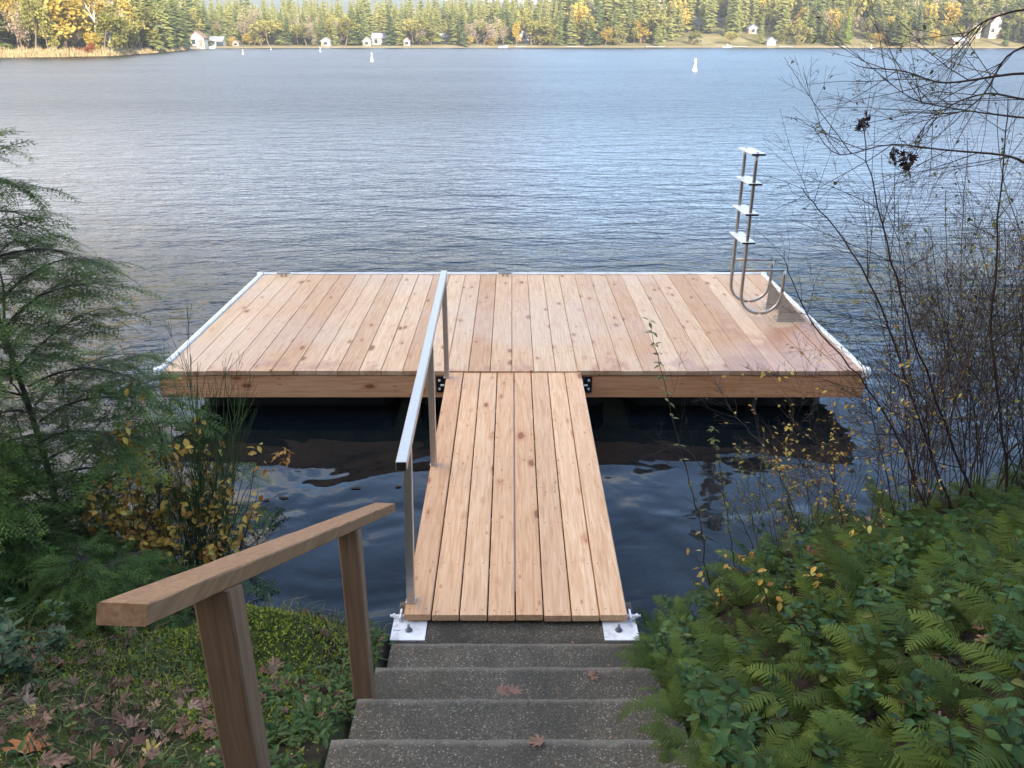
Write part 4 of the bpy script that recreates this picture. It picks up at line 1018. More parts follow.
def crumbs():
    mb=MB(); rs=np.random.default_rng(3)
    for k in range(210):
        s_=rs.integers(-1,5); z=(ZN+RISE*s_+.003) if s_>=0 else ZC-2.80+.003
        y=(Y0-RUN*s_-rs.uniform(.02,.38)) if s_>=0 else Y0+rs.uniform(.02,.1); x=NX0+rs.uniform(-.59,.59)
        l=rs.uniform(.004,.016); a=rs.uniform(0,6.3); d=np.array([math.cos(a),math.sin(a),0]); s=np.array([-d[1],d[0],0])*l*rs.uniform(.15,.5); p=np.array([x,y,z])
        mb.add([p-d*l,p-s,p+d*l+[0,0,.002],p+s],np.array([[0,1,2,3]]),0,float(rs.uniform(0,.8)))
    return mb
single('leaf_debris',crumbs(),M['maple'],kind='stuff',label='tiny brown leaf and needle crumbs on the stairs')
# floating leaves on the dark water
fl=[(350,488,'leaf floating left of the handrail'),(395,487,'small leaf floating just left of the gangway'),(263,500,'thin dark leaf floating by the broom shrub'),(278,497,'larger dark leaf floating on the bright swirl'),(706,470,'pale leaf floating near the sapling'),(738,562,'leaf floating in the shallows right of the gangway')]
for k,(px,py,lab) in enumerate(fl):
    p=atz(px,py,.006); mb=MB(); V,F=leafV(.09 if k in(0,3) else .05,.03,.05,0); a=rng.uniform(-.4,.4); mt=np.array(Matrix.Rotation(a,4,'Z'))[:3,:3]; mb.add(V@mt.T+p,F,0,.15)
    setp(single('floating_leaf',mb,M['dead'],tuple(p)),'dark '+lab if 'dark' not in lab and 'pale' not in lab else lab,'leaf')

# ------------------------------------------------------------------ wooded slope behind the viewpoint, and far shore trees
M['fcon']=leafmat('far_conifer',[(0,(.05,.072,.026)),(.3,(.11,.14,.046)),(.65,(.20,.22,.07)),(1,(.34,.32,.11))],.8,.3,.1,objrnd=.6)
M['fconl']=leafmat('far_lime_conifer',[(0,(.09,.13,.02)),(1,(.22,.26,.04))],.8,.2,.1)
M['fdec']=leafmat('far_bare_crown',[(0,(.20,.15,.10)),(.5,(.31,.25,.17)),(1,(.42,.36,.26))],.8,.2,.1,objrnd=.4)
M['fyel']=leafmat('far_yellow_crown',[(0,(.24,.17,.03)),(.5,(.40,.29,.06)),(1,(.52,.42,.12))],.8,.3,.1,objrnd=.3)
M['folv']=leafmat('far_olive_crown',[(0,(.09,.10,.025)),(.5,(.20,.19,.05)),(1,(.32,.29,.09))],.8,.25,.1,objrnd=.4)
M['fred']=leafmat('far_red_crown',[(0,(.16,.05,.02)),(1,(.34,.12,.05))],.8,.3,.1)
M['birchbark']=simple('birch_bark',(.62,.58,.5),.8,0,2,.2,dark=(.1,.08,.06),dscale=3,damt=.6)
M['fbark']=simple('far_bark',(.13,.09,.065),.9,0,2,.3)
def conifer_proto(seed,H=14.,W=2.6,lv=30,per=10):
    rs=np.random.default_rng(seed); mb=MB(); V=[];F=[];C=[]
    tube(mb,[(0,0,-1),(0,0,H*.5),(0,0,H)],[.22,.14,.03],5,1,.4,False)
    for l in range(lv):
        f=.08+.92*l/lv; z=H*f; w=W*(1-f)**.8*rs.uniform(.8,1.1)+.15
        for k in range(per if f<.8 else per//2):
            a=rs.uniform(0,2*PI); L=w*rs.uniform(.55,1.15); dz=-L*rs.uniform(.1,.5); c,s=math.cos(a),math.sin(a); wd=L*rs.uniform(.18,.34)+.12
            p0=np.array([0,0,z+rs.uniform(-.2,.2)]); p1=p0+np.array([c*L*.55,s*L*.55,dz*.35+rs.uniform(0,.2)]); p2=p0+np.array([c*L,s*L,dz]); sd=np.array([-s,c,0])*wd; dn=np.array([0,0,-rs.uniform(.25,.6)])
            b=len(V); V+= [p0,p1+sd+dn*.6,p2,p1-sd+dn*.6,p1]; F+= [[b,b+1,b+4],[b+1,b+2,b+4],[b+2,b+3,b+4],[b+3,b,b+4]]; q=float(np.clip(rs.normal(.45,.25),0,1)); C+=[q]*4
    mb.add(V,np.array(F),0,np.array(C)); return mb
def decid_proto(seed,H=11.,W=3.2,n=1500,leaf=.30,trunks=1,bare=False,lo=.25,sl=.5):
    rs=np.random.default_rng(seed); mb=MB(); tips=[]
    def br(p,d,L,r0,dep):
        n_=4; P=[np.array(p)]
        for i in range(n_): d=d+rs.normal(0,.12,3)+np.array([0,0,.05]); d=d/np.linalg.norm(d); P.append(P[-1]+d*L/n_)
        tube(mb,P,np.linspace(r0,r0*.5,n_+1),4 if dep>1 else 3,1,.5,False)
        if dep<=1: tips.extend(P[1:])
        if dep>0:
            for c in range(5 if dep>1 else 4):
                t=rs.integers(1,n_+1); ax=rs.normal(0,1,3); ax/=np.linalg.norm(ax); nd__=d*.8+ax*.62*(W/3.2); nd__/=np.linalg.norm(nd__); br(P[t],nd__,L*.58,r0*.5,dep-1)
    for t in range(trunks): br((rs.normal(0,.3)*(trunks>1),rs.normal(0,.3)*(trunks>1),-.6),np.array([rs.normal(0,.08),rs.normal(0,.08),1.]),H*.52,.17,3)
    T=np.array(tips); T=T[T[:,2]>H*.15]
    if n:
        I=rs.integers(0,len(T),n); c=T[I]+rs.normal(0,.30,(n,3)); A=rs.normal(0,1,(n,3)); A/=np.linalg.norm(A,axis=1,keepdims=True); B=np.cross(A,rs.normal(0,1,(n,3))); B/=np.linalg.norm(B,axis=1,keepdims=True)
        l=leaf*rs.uniform(.5,1.2,(n,1)); V=np.stack([c-A*l,c-B*l*.6,c+A*l,c+B*l*.6],1).reshape(-1,3)
        cl=np.clip(.5+.3*np.sin(T[I][:,0]*1.3+T[I][:,2]*1.1)+rs.normal(0,.15,n),0,1)
        mb.add(V,np.arange(n)[:,None]*4+np.array([[0,1,2,3]]),0,cl)
    V=np.concatenate(mb.V); zm=V[:,2].max(); k=H/zm; mb.V=[v*np.array([1,1,k]) for v in mb.V]
    return mb
CON=[conifer_proto(s,14+s%3,2.3+.35*(s%3)) for s in range(5)]
CONM=[c.mesh('conifer',[M['fcon'],M['fbark']]) for c in CON]
CONA=[proto(c) for c in CON]
LIME=conifer_proto(90,12,1.9,34,11).mesh('lime_conifer',[M['fconl'],M['fbark']])
def dm(seed,cm,bm='fbark',**k): return decid_proto(seed,**k).mesh('broadleaf_tree',[M[cm],M[bm]])
BARE=[dm(60+s,'fdec',n=900,leaf=.16,H=10) for s in range(3)]
OLV=[dm(70+s,'folv',n=1700,leaf=.30,H=8,W=3.4) for s in range(3)]
YEL=[dm(80+s,'fyel',n=1900,leaf=.30,H=8,W=3.2) for s in range(2)]
RED=dm(84,'fred',n=1700,leaf=.28,H=8,W=3.)
# trees behind the viewer that keep the dock in shade
def backwood():
    rs=np.random.default_rng(4); mb=MB()
    for k in range(90):
        x=rs.uniform(-34,40); y=rs.uniform(-40,-14)
        
        s=rs.uniform(.8,1.1); m=frame4((x,y,float(height(x,y))-.3),(math.cos(k),math.sin(k),0),(0,0,1),s); merge_instances(mb,CONA[k%5],m[None])
    single('wood_behind',mb,[M['fcon'],M['fbark']],kind='stuff',label='tall evergreen wood on the slope behind the viewpoint')
backwood()

def terrain_at(px,py):
    """first far-shore ground point seen along this direction"""
    pr=None
    for Y in np.arange(130,620,1.0):
        p=aty(px,py,Y)
        if p[2]<=float(height(p[0],Y)): return np.array([p[0],Y,float(height(p[0],Y))])
    Y=sfar(bearing(px,300))+4; p=aty(px,py,Y); return np.array([p[0],Y,float(height(p[0],Y))])
def shore_pt(px,back):
    Y=300.
    for _ in range(4): Y=float(sfar(bearing(px,Y)))+back
    x=bearing(px,Y)*Y; return np.array([x,Y,float(height(x,Y))])

# houses: px centre, px base y, px width, px height, wall, roof, colour words, gable facing
M['hw']=simple('white_siding',(.29,.285,.265),.6,0,.8,.05); M['hg']=simple('grey_siding',(.25,.26,.27),.7,0,.8,.1); M['ht']=simple('tan_siding',(.30,.25,.18),.7,0,.8,.1); M['hb']=simple('brown_siding',(.22,.14,.09),.7,0,.8,.1)
M['rg']=simple('grey_roof',(.22,.22,.23),.8,0,1,.2); M['rb']=simple('brown_roof',(.20,.12,.08),.8,0,1,.2); M['rw']=simple('pale_roof',(.20,.21,.225),.6,0,1,.1); M['glass']=simple('window_glass',(.03,.04,.05),.1,0,spec=.8)
HS=[(7,43,15,15,'hg','rw','grey house with a pale roof at the far left, beyond the lime hedge',1),(77,39,9,11,'hw','rw','white gable peeping between the golden trees at the left',1),
 (198,47,14,13,'hw','rb','white house with brown roof above the moored boats left of centre',1),(217,48,13,8,'hw','rw','white boathouse on the shore left of centre',0),(236,47.5,6,5,'ht','rb','tiny tan cabin on the shore beside a yellow bush',1),
 (326,47,9,7,'hw','rg','small white cabin on the shore behind the short buoy',1),(367,47,8,7,'ht','rw','tan cabin left of the large white house',1),(380,45,15,10,'hw','rg','large white house above the shore behind the tall buoy',0),(407,47,6,7,'hw','rb','narrow white cabin right of the large white house',1),
 (445,43,11,8,'hw','rg','white house half hidden by conifers near the middle of the shore',0),(524,42,10,13,'hw','rg','tall white house beside the yellow tree in the middle of the shore',1),
 (694,30,12,12,'hg','rg','grey house high on the slope above a lawn',1),(719,24,10,5,'ht','rg','low tan house high in the woods, right of the grey house',0),(753,34,9,8,'hw','rw','white house on the slope below the red tree',1),(771,46,8,7,'hw','rw','white boathouse at the water below the red tree',1),
 (791,31,16,9,'ht','rg','wide tan house on the slope right of the red tree',0),(861,28,14,7,'hw','rb','white house in the woods right of the lime green conifer',0),(975,39,9,21,'hw','rg','tall white house, left one of the pair at the right',1),(994,39,12,21,'hw','rb','tall white house, right one of the pair behind the bare branches',1),
 (960,49,14,7,'hb','rw','brown boathouse with a dark opening at the water on the right',0)]
HPOS=[]
def house(px,py,wp,hp_,wm,rm,lab,gable):
    if py>=45.5: p=shore_pt(px,2.5); 
    else: p=terrain_at(px,py)
    d=p[1]*CP+(ZC-p[2])*SP; k=d/FPX; w=wp*k; h=hp_*k/.93; dep=w*.8 if w>4 else w
    HPOS.append((px,wp,p[1],py,hp_))
    x,y,z=p; z-=.1; wh=h*.62; t=thing('house' if 'boathouse' not in lab and 'cabin' not in lab else ('boathouse' if 'boathouse' in lab else 'cabin'),(x,y,z),lab,'house' if 'boathouse' not in lab else 'boathouse')
    mb=MB(); box(mb,(x-w/2,y,z-1.5),(x+w/2,y+dep,z+wh))
    if gable: mb.add([(x-w/2,y,z+wh),(x+w/2,y,z+wh),(x,y,z+h),(x-w/2,y+dep,z+wh),(x+w/2,y+dep,z+wh),(x,y+dep,z+h)],[np.array([[0,1,2],[4,3,5]])])
    else: mb.add([(x-w/2,y,z+wh),(x-w/2,y+dep,z+wh),(x-w/2,y+dep/2,z+h),(x+w/2,y,z+wh),(x+w/2,y+dep,z+wh),(x+w/2,y+dep/2,z+h)],[np.array([[1,0,2],[3,4,5]])])
    part('wall',mb,M[wm],t)
    mb=MB(); o=.35; th=.16
    if gable:
        for s in (-1,1):
            a=(x,z+h+.05); b=(x+s*(w/2+o),z+wh-o*(h-wh)/(w/2)+.05)
            P=[(a[0],a[1]),(b[0],b[1]),(b[0],b[1]+th),(a[0],a[1]+th)]
            if s>0: P=P[::-1]
            prism(mb,P,lambda u,v,tt:(u,y-o+tt*(dep+2*o),v),0,1)
    else:
        for s in (-1,1):
            a=(y+dep/2,z+h+.05); b=(y+dep/2+s*(dep/2+o),z+wh-o*(h-wh)/(dep/2)+.05)
            P=[(a[0],a[1]),(b[0],b[1]),(b[0],b[1]+th),(a[0],a[1]+th)]
            prism(mb,P,lambda u,v,tt:(x-w/2-o+tt*(w+2*o),u,v),0,1)
    rf=part('roof',mb,M[rm],t)
    if w>5: 
        m2=MB(); cx=x+w*.22; box(m2,(cx-.3,y+dep*.55,z+wh),(cx+.3,y+dep*.55+.6,z+h+.7)); part('chimney',m2,M['hb'],rf)
    fl_=max(1,int(wh/2.6)); nw=max(1,int(w/2.0))
    for f in range(fl_):
        for c in range(nw):
            if (f==0 and c==nw//2 and nw>1): continue
            cx=x-w/2+(c+.5)*w/nw; cz=z+wh*(f+.55)/fl_; ww=min(.55,w/nw*.32); hh_=min(.65,wh/fl_*.28)
            m2=MB(); box(m2,(cx-ww-.08,y-.05,cz-hh_-.08),(cx+ww+.08,y+.01,cz+hh_+.08)); wn=part('window',m2,M['hw'],t)
            m2=MB(); box(m2,(cx-ww,y-.075,cz-hh_),(cx+ww,y-.052,cz+hh_)); part('pane',m2,M['glass'],wn)
    cx=x-w/2+(nw//2+.5)*w/nw if nw>1 else x-w*.3; dw=.5 if 'boathouse' not in lab else w*.27
    m2=MB(); box(m2,(cx-dw,y-.06,z),(cx+dw,y+.0,z+min(2.1,wh*.75))); part('door',m2,M['hb' if 'boathouse' not in lab else 'glass'],t)
for h in HS: house(*h)

# special trees
TP=[]
def tree_at(px,hp_,me,Hm,label,cat='tree',back=6,py=None,wide=1.0,name='broadleaf_tree',group=None,rz=None,p=None):
    if p is None: p=shore_pt(px,back) if py is None else terrain_at(px,py)
    d=p[1]*CP+(ZC-p[2])*SP; h=hp_*d/FPX/.97; s=h/Hm
    TP.append((px,p[1],p[0]))
    return setp(inst(name,me,tuple(p-np.array([0,0,.2])),rng.uniform(0,6.3) if rz is None else rz,(s*wide,s*wide,s)),label,cat,group)
BIR=[decid_proto(95+s,H=13,W=2.2,n=1500,leaf=.26,trunks=2) for s in range(2)]
def birch(px,hp_,back,seed,label,cm,trunk_h):
    p=shore_pt(px,back); d=p[1]*CP+(ZC-p[2])*SP; H=hp_*d/FPX; mb=decid_proto(seed,H=H,W=2.4,n=1900,leaf=.24,trunks=1)
    t=thing('birch_tree',tuple(p),label,'tree'); 
    V,L,T,Mi,A=mb.arrays(); V=V+p
    st_=np.concatenate([[0],np.cumsum(T)[:-1]])
    for nm,idx,m in (('trunk',1,'birchbark'),('crown',0,cm)):
        sub=MB(); sel=np.where(Mi==idx)[0]
        for k in (3,4):
            q=sel[T[sel]==k]
            if len(q): F=L[st_[q][:,None]+np.arange(k)]; sub.add(V,F,0,A[q])
        part(nm,sub,M[m],t)
    TP.append((px,p[1],p[0]))
birch(98,62,5,201,'golden tree with a white trunk on the left shore, left one of the pair','fyel',1)
birch(113,66,4,202,'pale golden tree with the brightest white trunk on the left shore','fdec',1)
birch(88,50,9,203,'orange golden tree behind the white trunked pair','fyel',1)
tree_at(20,70,YEL[0],8,'tall orange yellow tree at the top left, behind the willow like tree',back=14,wide=.6)
tree_at(36,58,OLV[0],8,'yellow green willow like tree on the left shore',back=4,wide=.85)
tree_at(50,40,OLV[1],8,'small yellow green tree right of the willow like tree',back=4,wide=.9)
tree_at(92,22,YEL[1],8,'round orange bush at the water on the left shore',cat='bush',back=2,wide=1.25,name='bush')
tree_at(87,13,RED,8,'low reddish bush in front of the round orange bush',cat='bush',back=1,wide=1.4,name='bush')
tree_at(78,28,BARE[0],10,'bare brown tree between the willow like tree and the orange bush',back=5,wide=1.0)
for px,h in ((4,10),(12,9)): tree_at(px,h,LIME,12,'clipped lime green hedge in front of the grey house, %s half'%('left' if px<8 else 'right'),cat='hedge',back=3,wide=3.2,name='hedge')
tree_at(136,44,OLV[2],8,'olive coloured leafy tree right of the white trunked pair',back=6,wide=.8)
tree_at(127,34,OLV[0],8,'short golden olive tree beside the white trunked pair',back=4,wide=.9)
for k,(px,h,lab) in enumerate([(246,36,'pale bare tree above the yellow bush, left of three'),(255,35,'pale bare tree, tallest of the three above the yellow bush'),(230,27,'small greyish bare tree left of the pale bare group'),(298,30,'pale pinkish bare tree standing alone left of the short buoy'),(340,24,'small pale bare tree between two white cabins'),(470,22,'bare tan tree beside the half hidden white house'),(420,20,'bare tan tree right of the narrow white cabin')]):
    tree_at(px,h,BARE[k%3],10,lab,back=7,wide=.85)
for k,(px,h,w,lab) in enumerate([(250,12,2.0,'wide orange yellow bush under the pale bare trees'),(232,9,1.2,'small bright yellow bush by the tan cabin'),(516,22,.75,'bright yellow tree left of the tall white house'),(490,10,1.8,'yellow bush at the shore left of the yellow tree'),(790,15,1.2,'golden bush on the slope below the wide tan house'),(690,14,1.6,'yellow green thicket at the shore below the lawn'),(730,13,1.5,'golden green thicket below the low tan house'),(876,12,1.5,'yellow bush at the shore right of the lime green conifer'),(470,9,1.6,'pale yellow bush at the shore near the middle')]):
    tree_at(px,h,YEL[k%2] if k not in (5,6) else OLV[k%3],8,lab,cat='bush' if h<16 else 'tree',back=4 if k!=4 else 20,wide=w,name='bush' if h<16 else 'broadleaf_tree')
tree_at(771,21,RED,8,'rust red tree high on the slope',py=22,wide=.85)
tree_at(846,37,LIME,12,'slim lime green conifer at the shore on the right',back=6,wide=.8,name='conifer')
tree_at(761,14,CONM[0],14,'small dark conifer beside the white house below the red tree',py=31,wide=1.0,name='conifer')
tree_at(963,24,RED,8,'reddish tree above the pair of tall white houses',py=18,wide=1.0)
tree_at(950,28,BARE[1],10,'pale orange bare tree left of the pair of tall white houses',py=33,wide=1.0)
tree_at(128+10,0.1,BARE[0],10,'x') if False else None
# conifers and mixed trees filling the far shore
CL=[(0,120,'on the left shore behind the golden trees'),(120,185,'on the left shore right of the white trunked pair'),(185,300,'behind the white boathouse left of centre'),(300,430,'behind the large white house'),(430,560,'near the tall white house in the middle'),(560,690,'on the shore left of the grey house on the slope'),(690,800,'around the red tree on the right hand slope'),(800,930,'around the slim lime green conifer'),(930,1100,'around the pair of tall white houses at the right')]
cands=[]
rs=np.random.default_rng(123)
for row in range(11):
    back=5+row*7.0
    px=-40
    while px<1075:
        step=rs.uniform(6,12)*(1.0 if px>190 else 1.35); px+=step
        p=shore_pt(px,back+rs.uniform(-3,3)); cands.append((px,p,row))
ind=[];rest=[]
def blocked(px,Y,row):
    for hx,hw,hy,hpy,hh in HPOS:
        if abs(px-hx)<hw*.5+1.2 and Y<hy+5: return True
    for tx,ty,_ in TP:
        if abs(px-tx)<4 and abs(Y-ty)<5: return True
    return False
cands=[c for c in cands if not blocked(c[0],c[1][1],c[2])]
cands.sort(key=lambda c:(c[2], c[0]))
nvis=0
def shiftm(a,k): V,L,T,Mi,A=a; return (V,L,T,np.where(Mi==0,k,Mi),A)
MIXA={'olv':shiftm(proto(decid_proto(170,H=8,W=3.4,n=900,leaf=.4)),2),'yel':shiftm(proto(decid_proto(171,H=8,W=3.2,n=900,leaf=.38)),3),'bare':shiftm(proto(decid_proto(172,H=8,W=3.2,n=700,leaf=.25)),4)}
lots=MB()
for k,(px,p,row) in enumerate(cands):
    lawn = 640<px<770 and row<4
    slope = px>640
    u=rs.uniform()
    kind='con'
    if px<150 and row<=3 and u<.75: kind='olv' if u<.38 else ('bare' if u<.5 else 'yel')
    elif row<=1 and u<.42: kind='olv' if u<.2 else ('bare' if u<.32 else 'yel')
    elif slope and u<.30: kind='olv' if u<.14 else ('bare' if u<.24 else 'yel')
    elif u<.16: kind='olv' if u<.08 else 'bare'
    if lawn and u<.72: continue
    Hh=rs.uniform(11.0,20.0) if px>190 else rs.uniform(10.5,15.5)
    if row==0 and px>190: Hh*=.7
    if 205<px<560: Hh=rs.uniform(10.5,14.8)
    if px>640: Hh*=.92
    wd=rs.uniform(1.0,1.6)
    if row>=4: Hh*=1.15
    if kind!='con': Hh*=.72
    zone=next(z for z in CL if px<z[1] or z is CL[-1])
    if nvis<238:
        nvis+=1
        if kind=='con': me=CONM[k%5]; H0=14+(k%5)%3; nm='conifer'; lab='green conifer '+zone[2]
        elif kind=='olv': me=OLV[k%3]; H0=8; nm='broadleaf_tree'; lab='olive leafy tree '+zone[2]
        elif kind=='yel': me=YEL[k%2]; H0=8; nm='broadleaf_tree'; lab='yellow leafy tree '+zone[2]
        else: me=BARE[k%3]; H0=10; nm='broadleaf_tree'; lab='pale bare tree '+zone[2]
        s=Hh/H0; setp(inst(nm,me,tuple(p-np.array([0,0,.3])),rs.uniform(0,6.3),(s*wd,s*wd,s)),lab,'tree',lab.replace('tree','trees').replace('conifer ','conifers ',1))
    else:
        if kind=='con': pr,H0=CONA[k%5],14; ws_=wd
        else: pr,H0=MIXA[kind],8; ws_=1.0
        s=Hh/H0; m=frame4(p-np.array([0,0,.3]),(math.cos(k),math.sin(k),0),(0,0,1),s); m[:,:2]*=ws_; merge_instances(lots,pr,m[None],np.array([rs.uniform()]))
single('forest',lots,[M['fcon'],M['fbark'],M['folv'],M['fyel'],M['fdec']],kind='stuff',label='dense mixed forest rising behind the shore trees')

# beach reeds on the left shore
def reeds():
    mb=MB(); rs=np.random.default_rng(8); n=7000
    px=rs.uniform(-30,190,n); V=[]
    for k in range(n):
        p=shore_pt(px[k],rs.uniform(-.6,5)) if k<400 else None
        if p is None: break
    # interpolate along the shore instead of solving for every stalk
    base=[shore_pt(q,0) for q in np.linspace(-30,190,60)]; B=np.array(base); t=rs.uniform(0,59,n); i=np.minimum(t.astype(int),58); f=(t-i)[:,None]
    P=B[i]*(1-f)+B[i+1]*f; bk=rs.uniform(-.5,4.5,n); P[:,1]+=bk; P[:,2]=height(P[:,0],P[:,1])-.1
    h=rs.uniform(.5,1.3,n)*(.5+.5*np.sin(t*.7)**2+.2); a=rs.uniform(0,6.3,n); w=.07; D=np.stack([np.cos(a)*w,np.sin(a)*w,0*a],1)
    top=P+np.stack([rs.normal(0,.15,n),rs.normal(0,.15,n),h],1)
    V=np.stack([P-D,P+D,top],1).reshape(-1,3); mb.add(V,np.arange(n)[:,None]*3+np.array([[0,1,2]]),0,np.clip(rs.normal(.6,.25,n),0,1)); return mb
M['reed']=leafmat('dry_reed',[(0,(.22,.15,.07)),(.5,(.36,.27,.14)),(1,(.48,.38,.22))],.8,.2,.1)
single('reeds',reeds(),M['reed'],kind='stuff',label='dry tan reeds along the left far shore')

# buoys
M['buoy']=simple('white_buoy',(.46,.46,.45),.5,0,3,.04); M['bband']=simple('dark_buoy_band',(.35,.3,.25),.5)
def buoy(px,pyb,hp_,label):
    p=atz(px,pyb,0); d=p[1]*CP+ZC*SP; h=hp_*d/FPX; t=thing('buoy',tuple(p),label,'buoy','white buoys on the lake')
    mb=MB(); lathe(mb,[(h*.05,-.3),(h*.19,-.1),(h*.21,.0),(h*.20,h*.16),(h*.12,h*.34),(h*.10,h*.5)],tuple(p),14); part('float',mb,M['buoy'],t,smooth=True)
    mb=MB(); lathe(mb,[(h*.098,h*.5),(h*.098,h*.58)],tuple(p),14); part('band',mb,M['bband'],t)
    mb=MB(); lathe(mb,[(h*.1,h*.58),(h*.095,h*.9),(h*.05,h*.97),(0,h)],tuple(p),14); part('marker',mb,M['buoy'],t,smooth=True)
buoy(694.5,71.5,12.5,'tallest white buoy, alone right of the middle of the lake')
buoy(372,61.5,8.5,'second largest white buoy, left of the middle of the lake')
buoy(243,54.5,5,'small white buoy in front of the white boathouse')
buoy(320.5,52,4.5,'small white buoy in front of the white shore cabin')
buoy(871,47+1.5,4,'tiny white buoy close to the right far shore')
buoy(271,50,2.6,'tiniest white buoy, far out below the pale bare trees')
# shore docks and boats
def pier(px,w,label,back=-2.2):
    p=shore_pt(px,back); d=p[1]*CP+ZC*SP; W=w*d/FPX; x,y=p[0],p[1]; t=thing('pier',(x,y,0),label,'pier')
    mb=MB(); box(mb,(x-W/2,y-1,.35),(x+W/2,y+1,.5)); part('deck',mb,M['rw'],t)
    for q in np.linspace(-.45,.45,4): mb=MB(); tube(mb,[(x+W*q,y-.9,-1.2),(x+W*q,y-.9,.9)],.1,6); part('piling',mb,M['fbark'],t)
for px,w,lab in [(191,22,'long pale pier below the white house with brown roof'),(655,20,'pale pier at the foot of the lawn slope'),(735,22,'wide pale pier below the low tan house'),(785,14,'pier right of the white boathouse'),(960,20,'pale pier in front of the brown boathouse'),(840,14,'low pier below the lime green conifer'),(575,18,'low pier just left of the middle right shore'),(520,12,'small pier below the tall white house')]: pier(px,w,lab)
def boat(px,wp,label,back=-4.5):
    p=shore_pt(px,back); d=p[1]*CP+ZC*SP; L=wp*d/FPX; x,y=p[0],p[1]; t=thing('motor_boat',(x,y,0),label,'boat'); mb=MB(); V=[]; n=9
    for q in range(n):
        u=q/(n-1); w=.75*(1-u**3)*(.8+.2*min(1,u*4)); zz=.55+.25*u*u
        V+= [(x-L/2+L*u,y-w,zz),(x-L/2+L*u*.96,y-w*.6,-.1),(x-L/2+L*u*.96,y+w*.6,-.1),(x-L/2+L*u,y+w,zz),(x-L/2+L*u,y,zz-.08)]
    F=[[q*5+a,q*5+b,(q+1)*5+b,(q+1)*5+a] for q in range(n-1) for a,b in ((0,1),(1,2),(2,3),(3,4),(4,0))]
    mb.add(V,[np.array(F),np.array([[4,3,2,1,0]])]); part('hull',mb,M['buoy'],t)
    mb=MB(); prism(mb,[(x-L*.12,.5),(x+L*.15,.5),(x+L*.06,1.2),(x-L*.12,1.25)],lambda u,v,tt:(u,y-.45+tt*.9,v),0,1); part('cabin',mb,M['glass'],t)
boat(210,11,'white motor boat moored by the white boathouse'); boat(503,10,'white motor boat on the shore left of the yellow tree'); boat(727,9,'white motor boat beside the wide pale pier'); boat(18,6,'x') if False else None
# low whitish car port / log on left beach omitted

# ------------------------------------------------------------------ haze, light, sky
HAZE=True
if HAZE:
    mb=MB(); box(mb,(-2900,-95,-5),(2900,3100,125))
    hm=bpy.data.materials.new('lake_haze'); hm.use_nodes=True; nt=hm.node_tree; nt.nodes.remove(nt.nodes['Principled BSDF'])
    pv=nt.nodes.new('ShaderNodeVolumePrincipled'); pv.inputs['Color'].default_value=(.86,.92,1,1); pv.inputs['Density'].default_value=.0003; pv.inputs['Anisotropy'].default_value=.1
    ln(nt,pv.outputs[0],nt.nodes['Material Output'].inputs['Volume'])
    o=single('haze',mb,hm,kind='stuff',label='pale blue autumn haze over the lake')
SUN_EL,SUN_AZ=R(21),R(164)   # azimuth of the sun, clockwise from +Y (behind the viewer, slightly right)
sl=bpy.data.lights.new('sun','SUN'); so=bpy.data.objects.new('sun',sl); COL.objects.link(so); sl.energy=5.0; sl.angle=R(.5); sl.color=(1,.89,.73)
sd=Vector((math.sin(SUN_AZ)*math.cos(SUN_EL),math.cos(SUN_AZ)*math.cos(SUN_EL),math.sin(SUN_EL)))
so.rotation_euler=(-sd).to_track_quat('-Z','Y').to_euler(); so.location=tuple(sd*50)
w=bpy.data.worlds.new('World'); sc.world=w; w.use_nodes=True; nt=w.node_tree; bg=nt.nodes['Background']
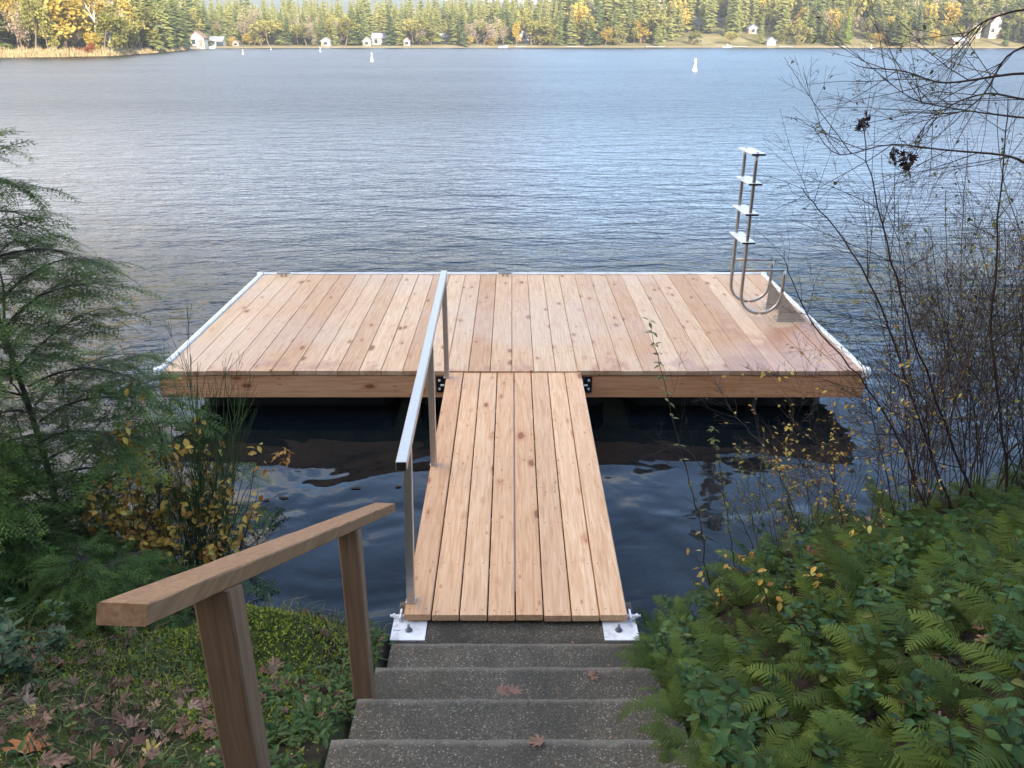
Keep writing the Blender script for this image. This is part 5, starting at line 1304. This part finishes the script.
sky=nt.nodes.new('ShaderNodeTexSky'); sky.sky_type='NISHITA'; sky.sun_disc=False; sky.sun_elevation=SUN_EL; sky.sun_rotation=SUN_AZ; sky.air_density=1.0; sky.dust_density=.8; sky.ozone_density=1.2
tc=nt.nodes.new('ShaderNodeTexCoord'); sx=nt.nodes.new('ShaderNodeSeparateXYZ'); ln(nt,tc.outputs['Generated'],sx.inputs[0])
# cloud layer: project direction on a plane
zc=math_(nt,'MAXIMUM',sx.outputs[2],.03); zc=math_(nt,'ADD',zc,.12)
cb=nt.nodes.new('ShaderNodeCombineXYZ'); ln(nt,math_(nt,'DIVIDE',sx.outputs[0],zc),cb.inputs[0]); ln(nt,math_(nt,'DIVIDE',sx.outputs[1],zc),cb.inputs[1])
mp=nt.nodes.new('ShaderNodeMapping'); mp.inputs['Scale'].default_value=(1.0,.7,1); mp.inputs['Location'].default_value=(3.1,1.4,0); mp.inputs['Rotation'].default_value=(0,0,.5); ln(nt,cb.outputs[0],mp.inputs['Vector'])
n1=noise(nt,mp.outputs[0],1.0,6,.58,.6)
lft=math_(nt,'MULTIPLY',sx.outputs[0],-.26)
low=maprange(nt,sx.outputs[2],0.1,.5,.24,-.03)
cv=maprange(nt,math_(nt,'ADD',math_(nt,'ADD',n1,lft),low),.53,.65,.02,.95)
CLOUD=(16.5,14.4,12.0)
cc=mixc(nt,maprange(nt,sx.outputs[2],.3,.7),(4.6,4.8,5.3),CLOUD)
cc=mixc(nt,maprange(nt,sx.outputs[2],.03,.30),(1.6,1.7,1.98),cc)
blu=mixc(nt,1.0,sky.outputs[0],(1.4,1.5,1.65),'MULTIPLY')
mx=mixc(nt,cv,blu,cc)
ln(nt,mx,bg.inputs['Color']); bg.inputs['Strength'].default_value=.125
sc.view_settings.view_transform='Standard'; sc.view_settings.look='None'; sc.view_settings.exposure=1.63; sc.view_settings.gamma=1; sc.view_settings.use_curve_mapping=False
sc.cycles.use_denoising=True; sc.cycles.max_bounces=7; sc.cycles.transparent_max_bounces=12; sc.cycles.volume_bounces=0
sc.cycles.use_adaptive_sampling=True; sc.cycles.adaptive_threshold=.02
sc.cycles.sample_clamp_indirect=4
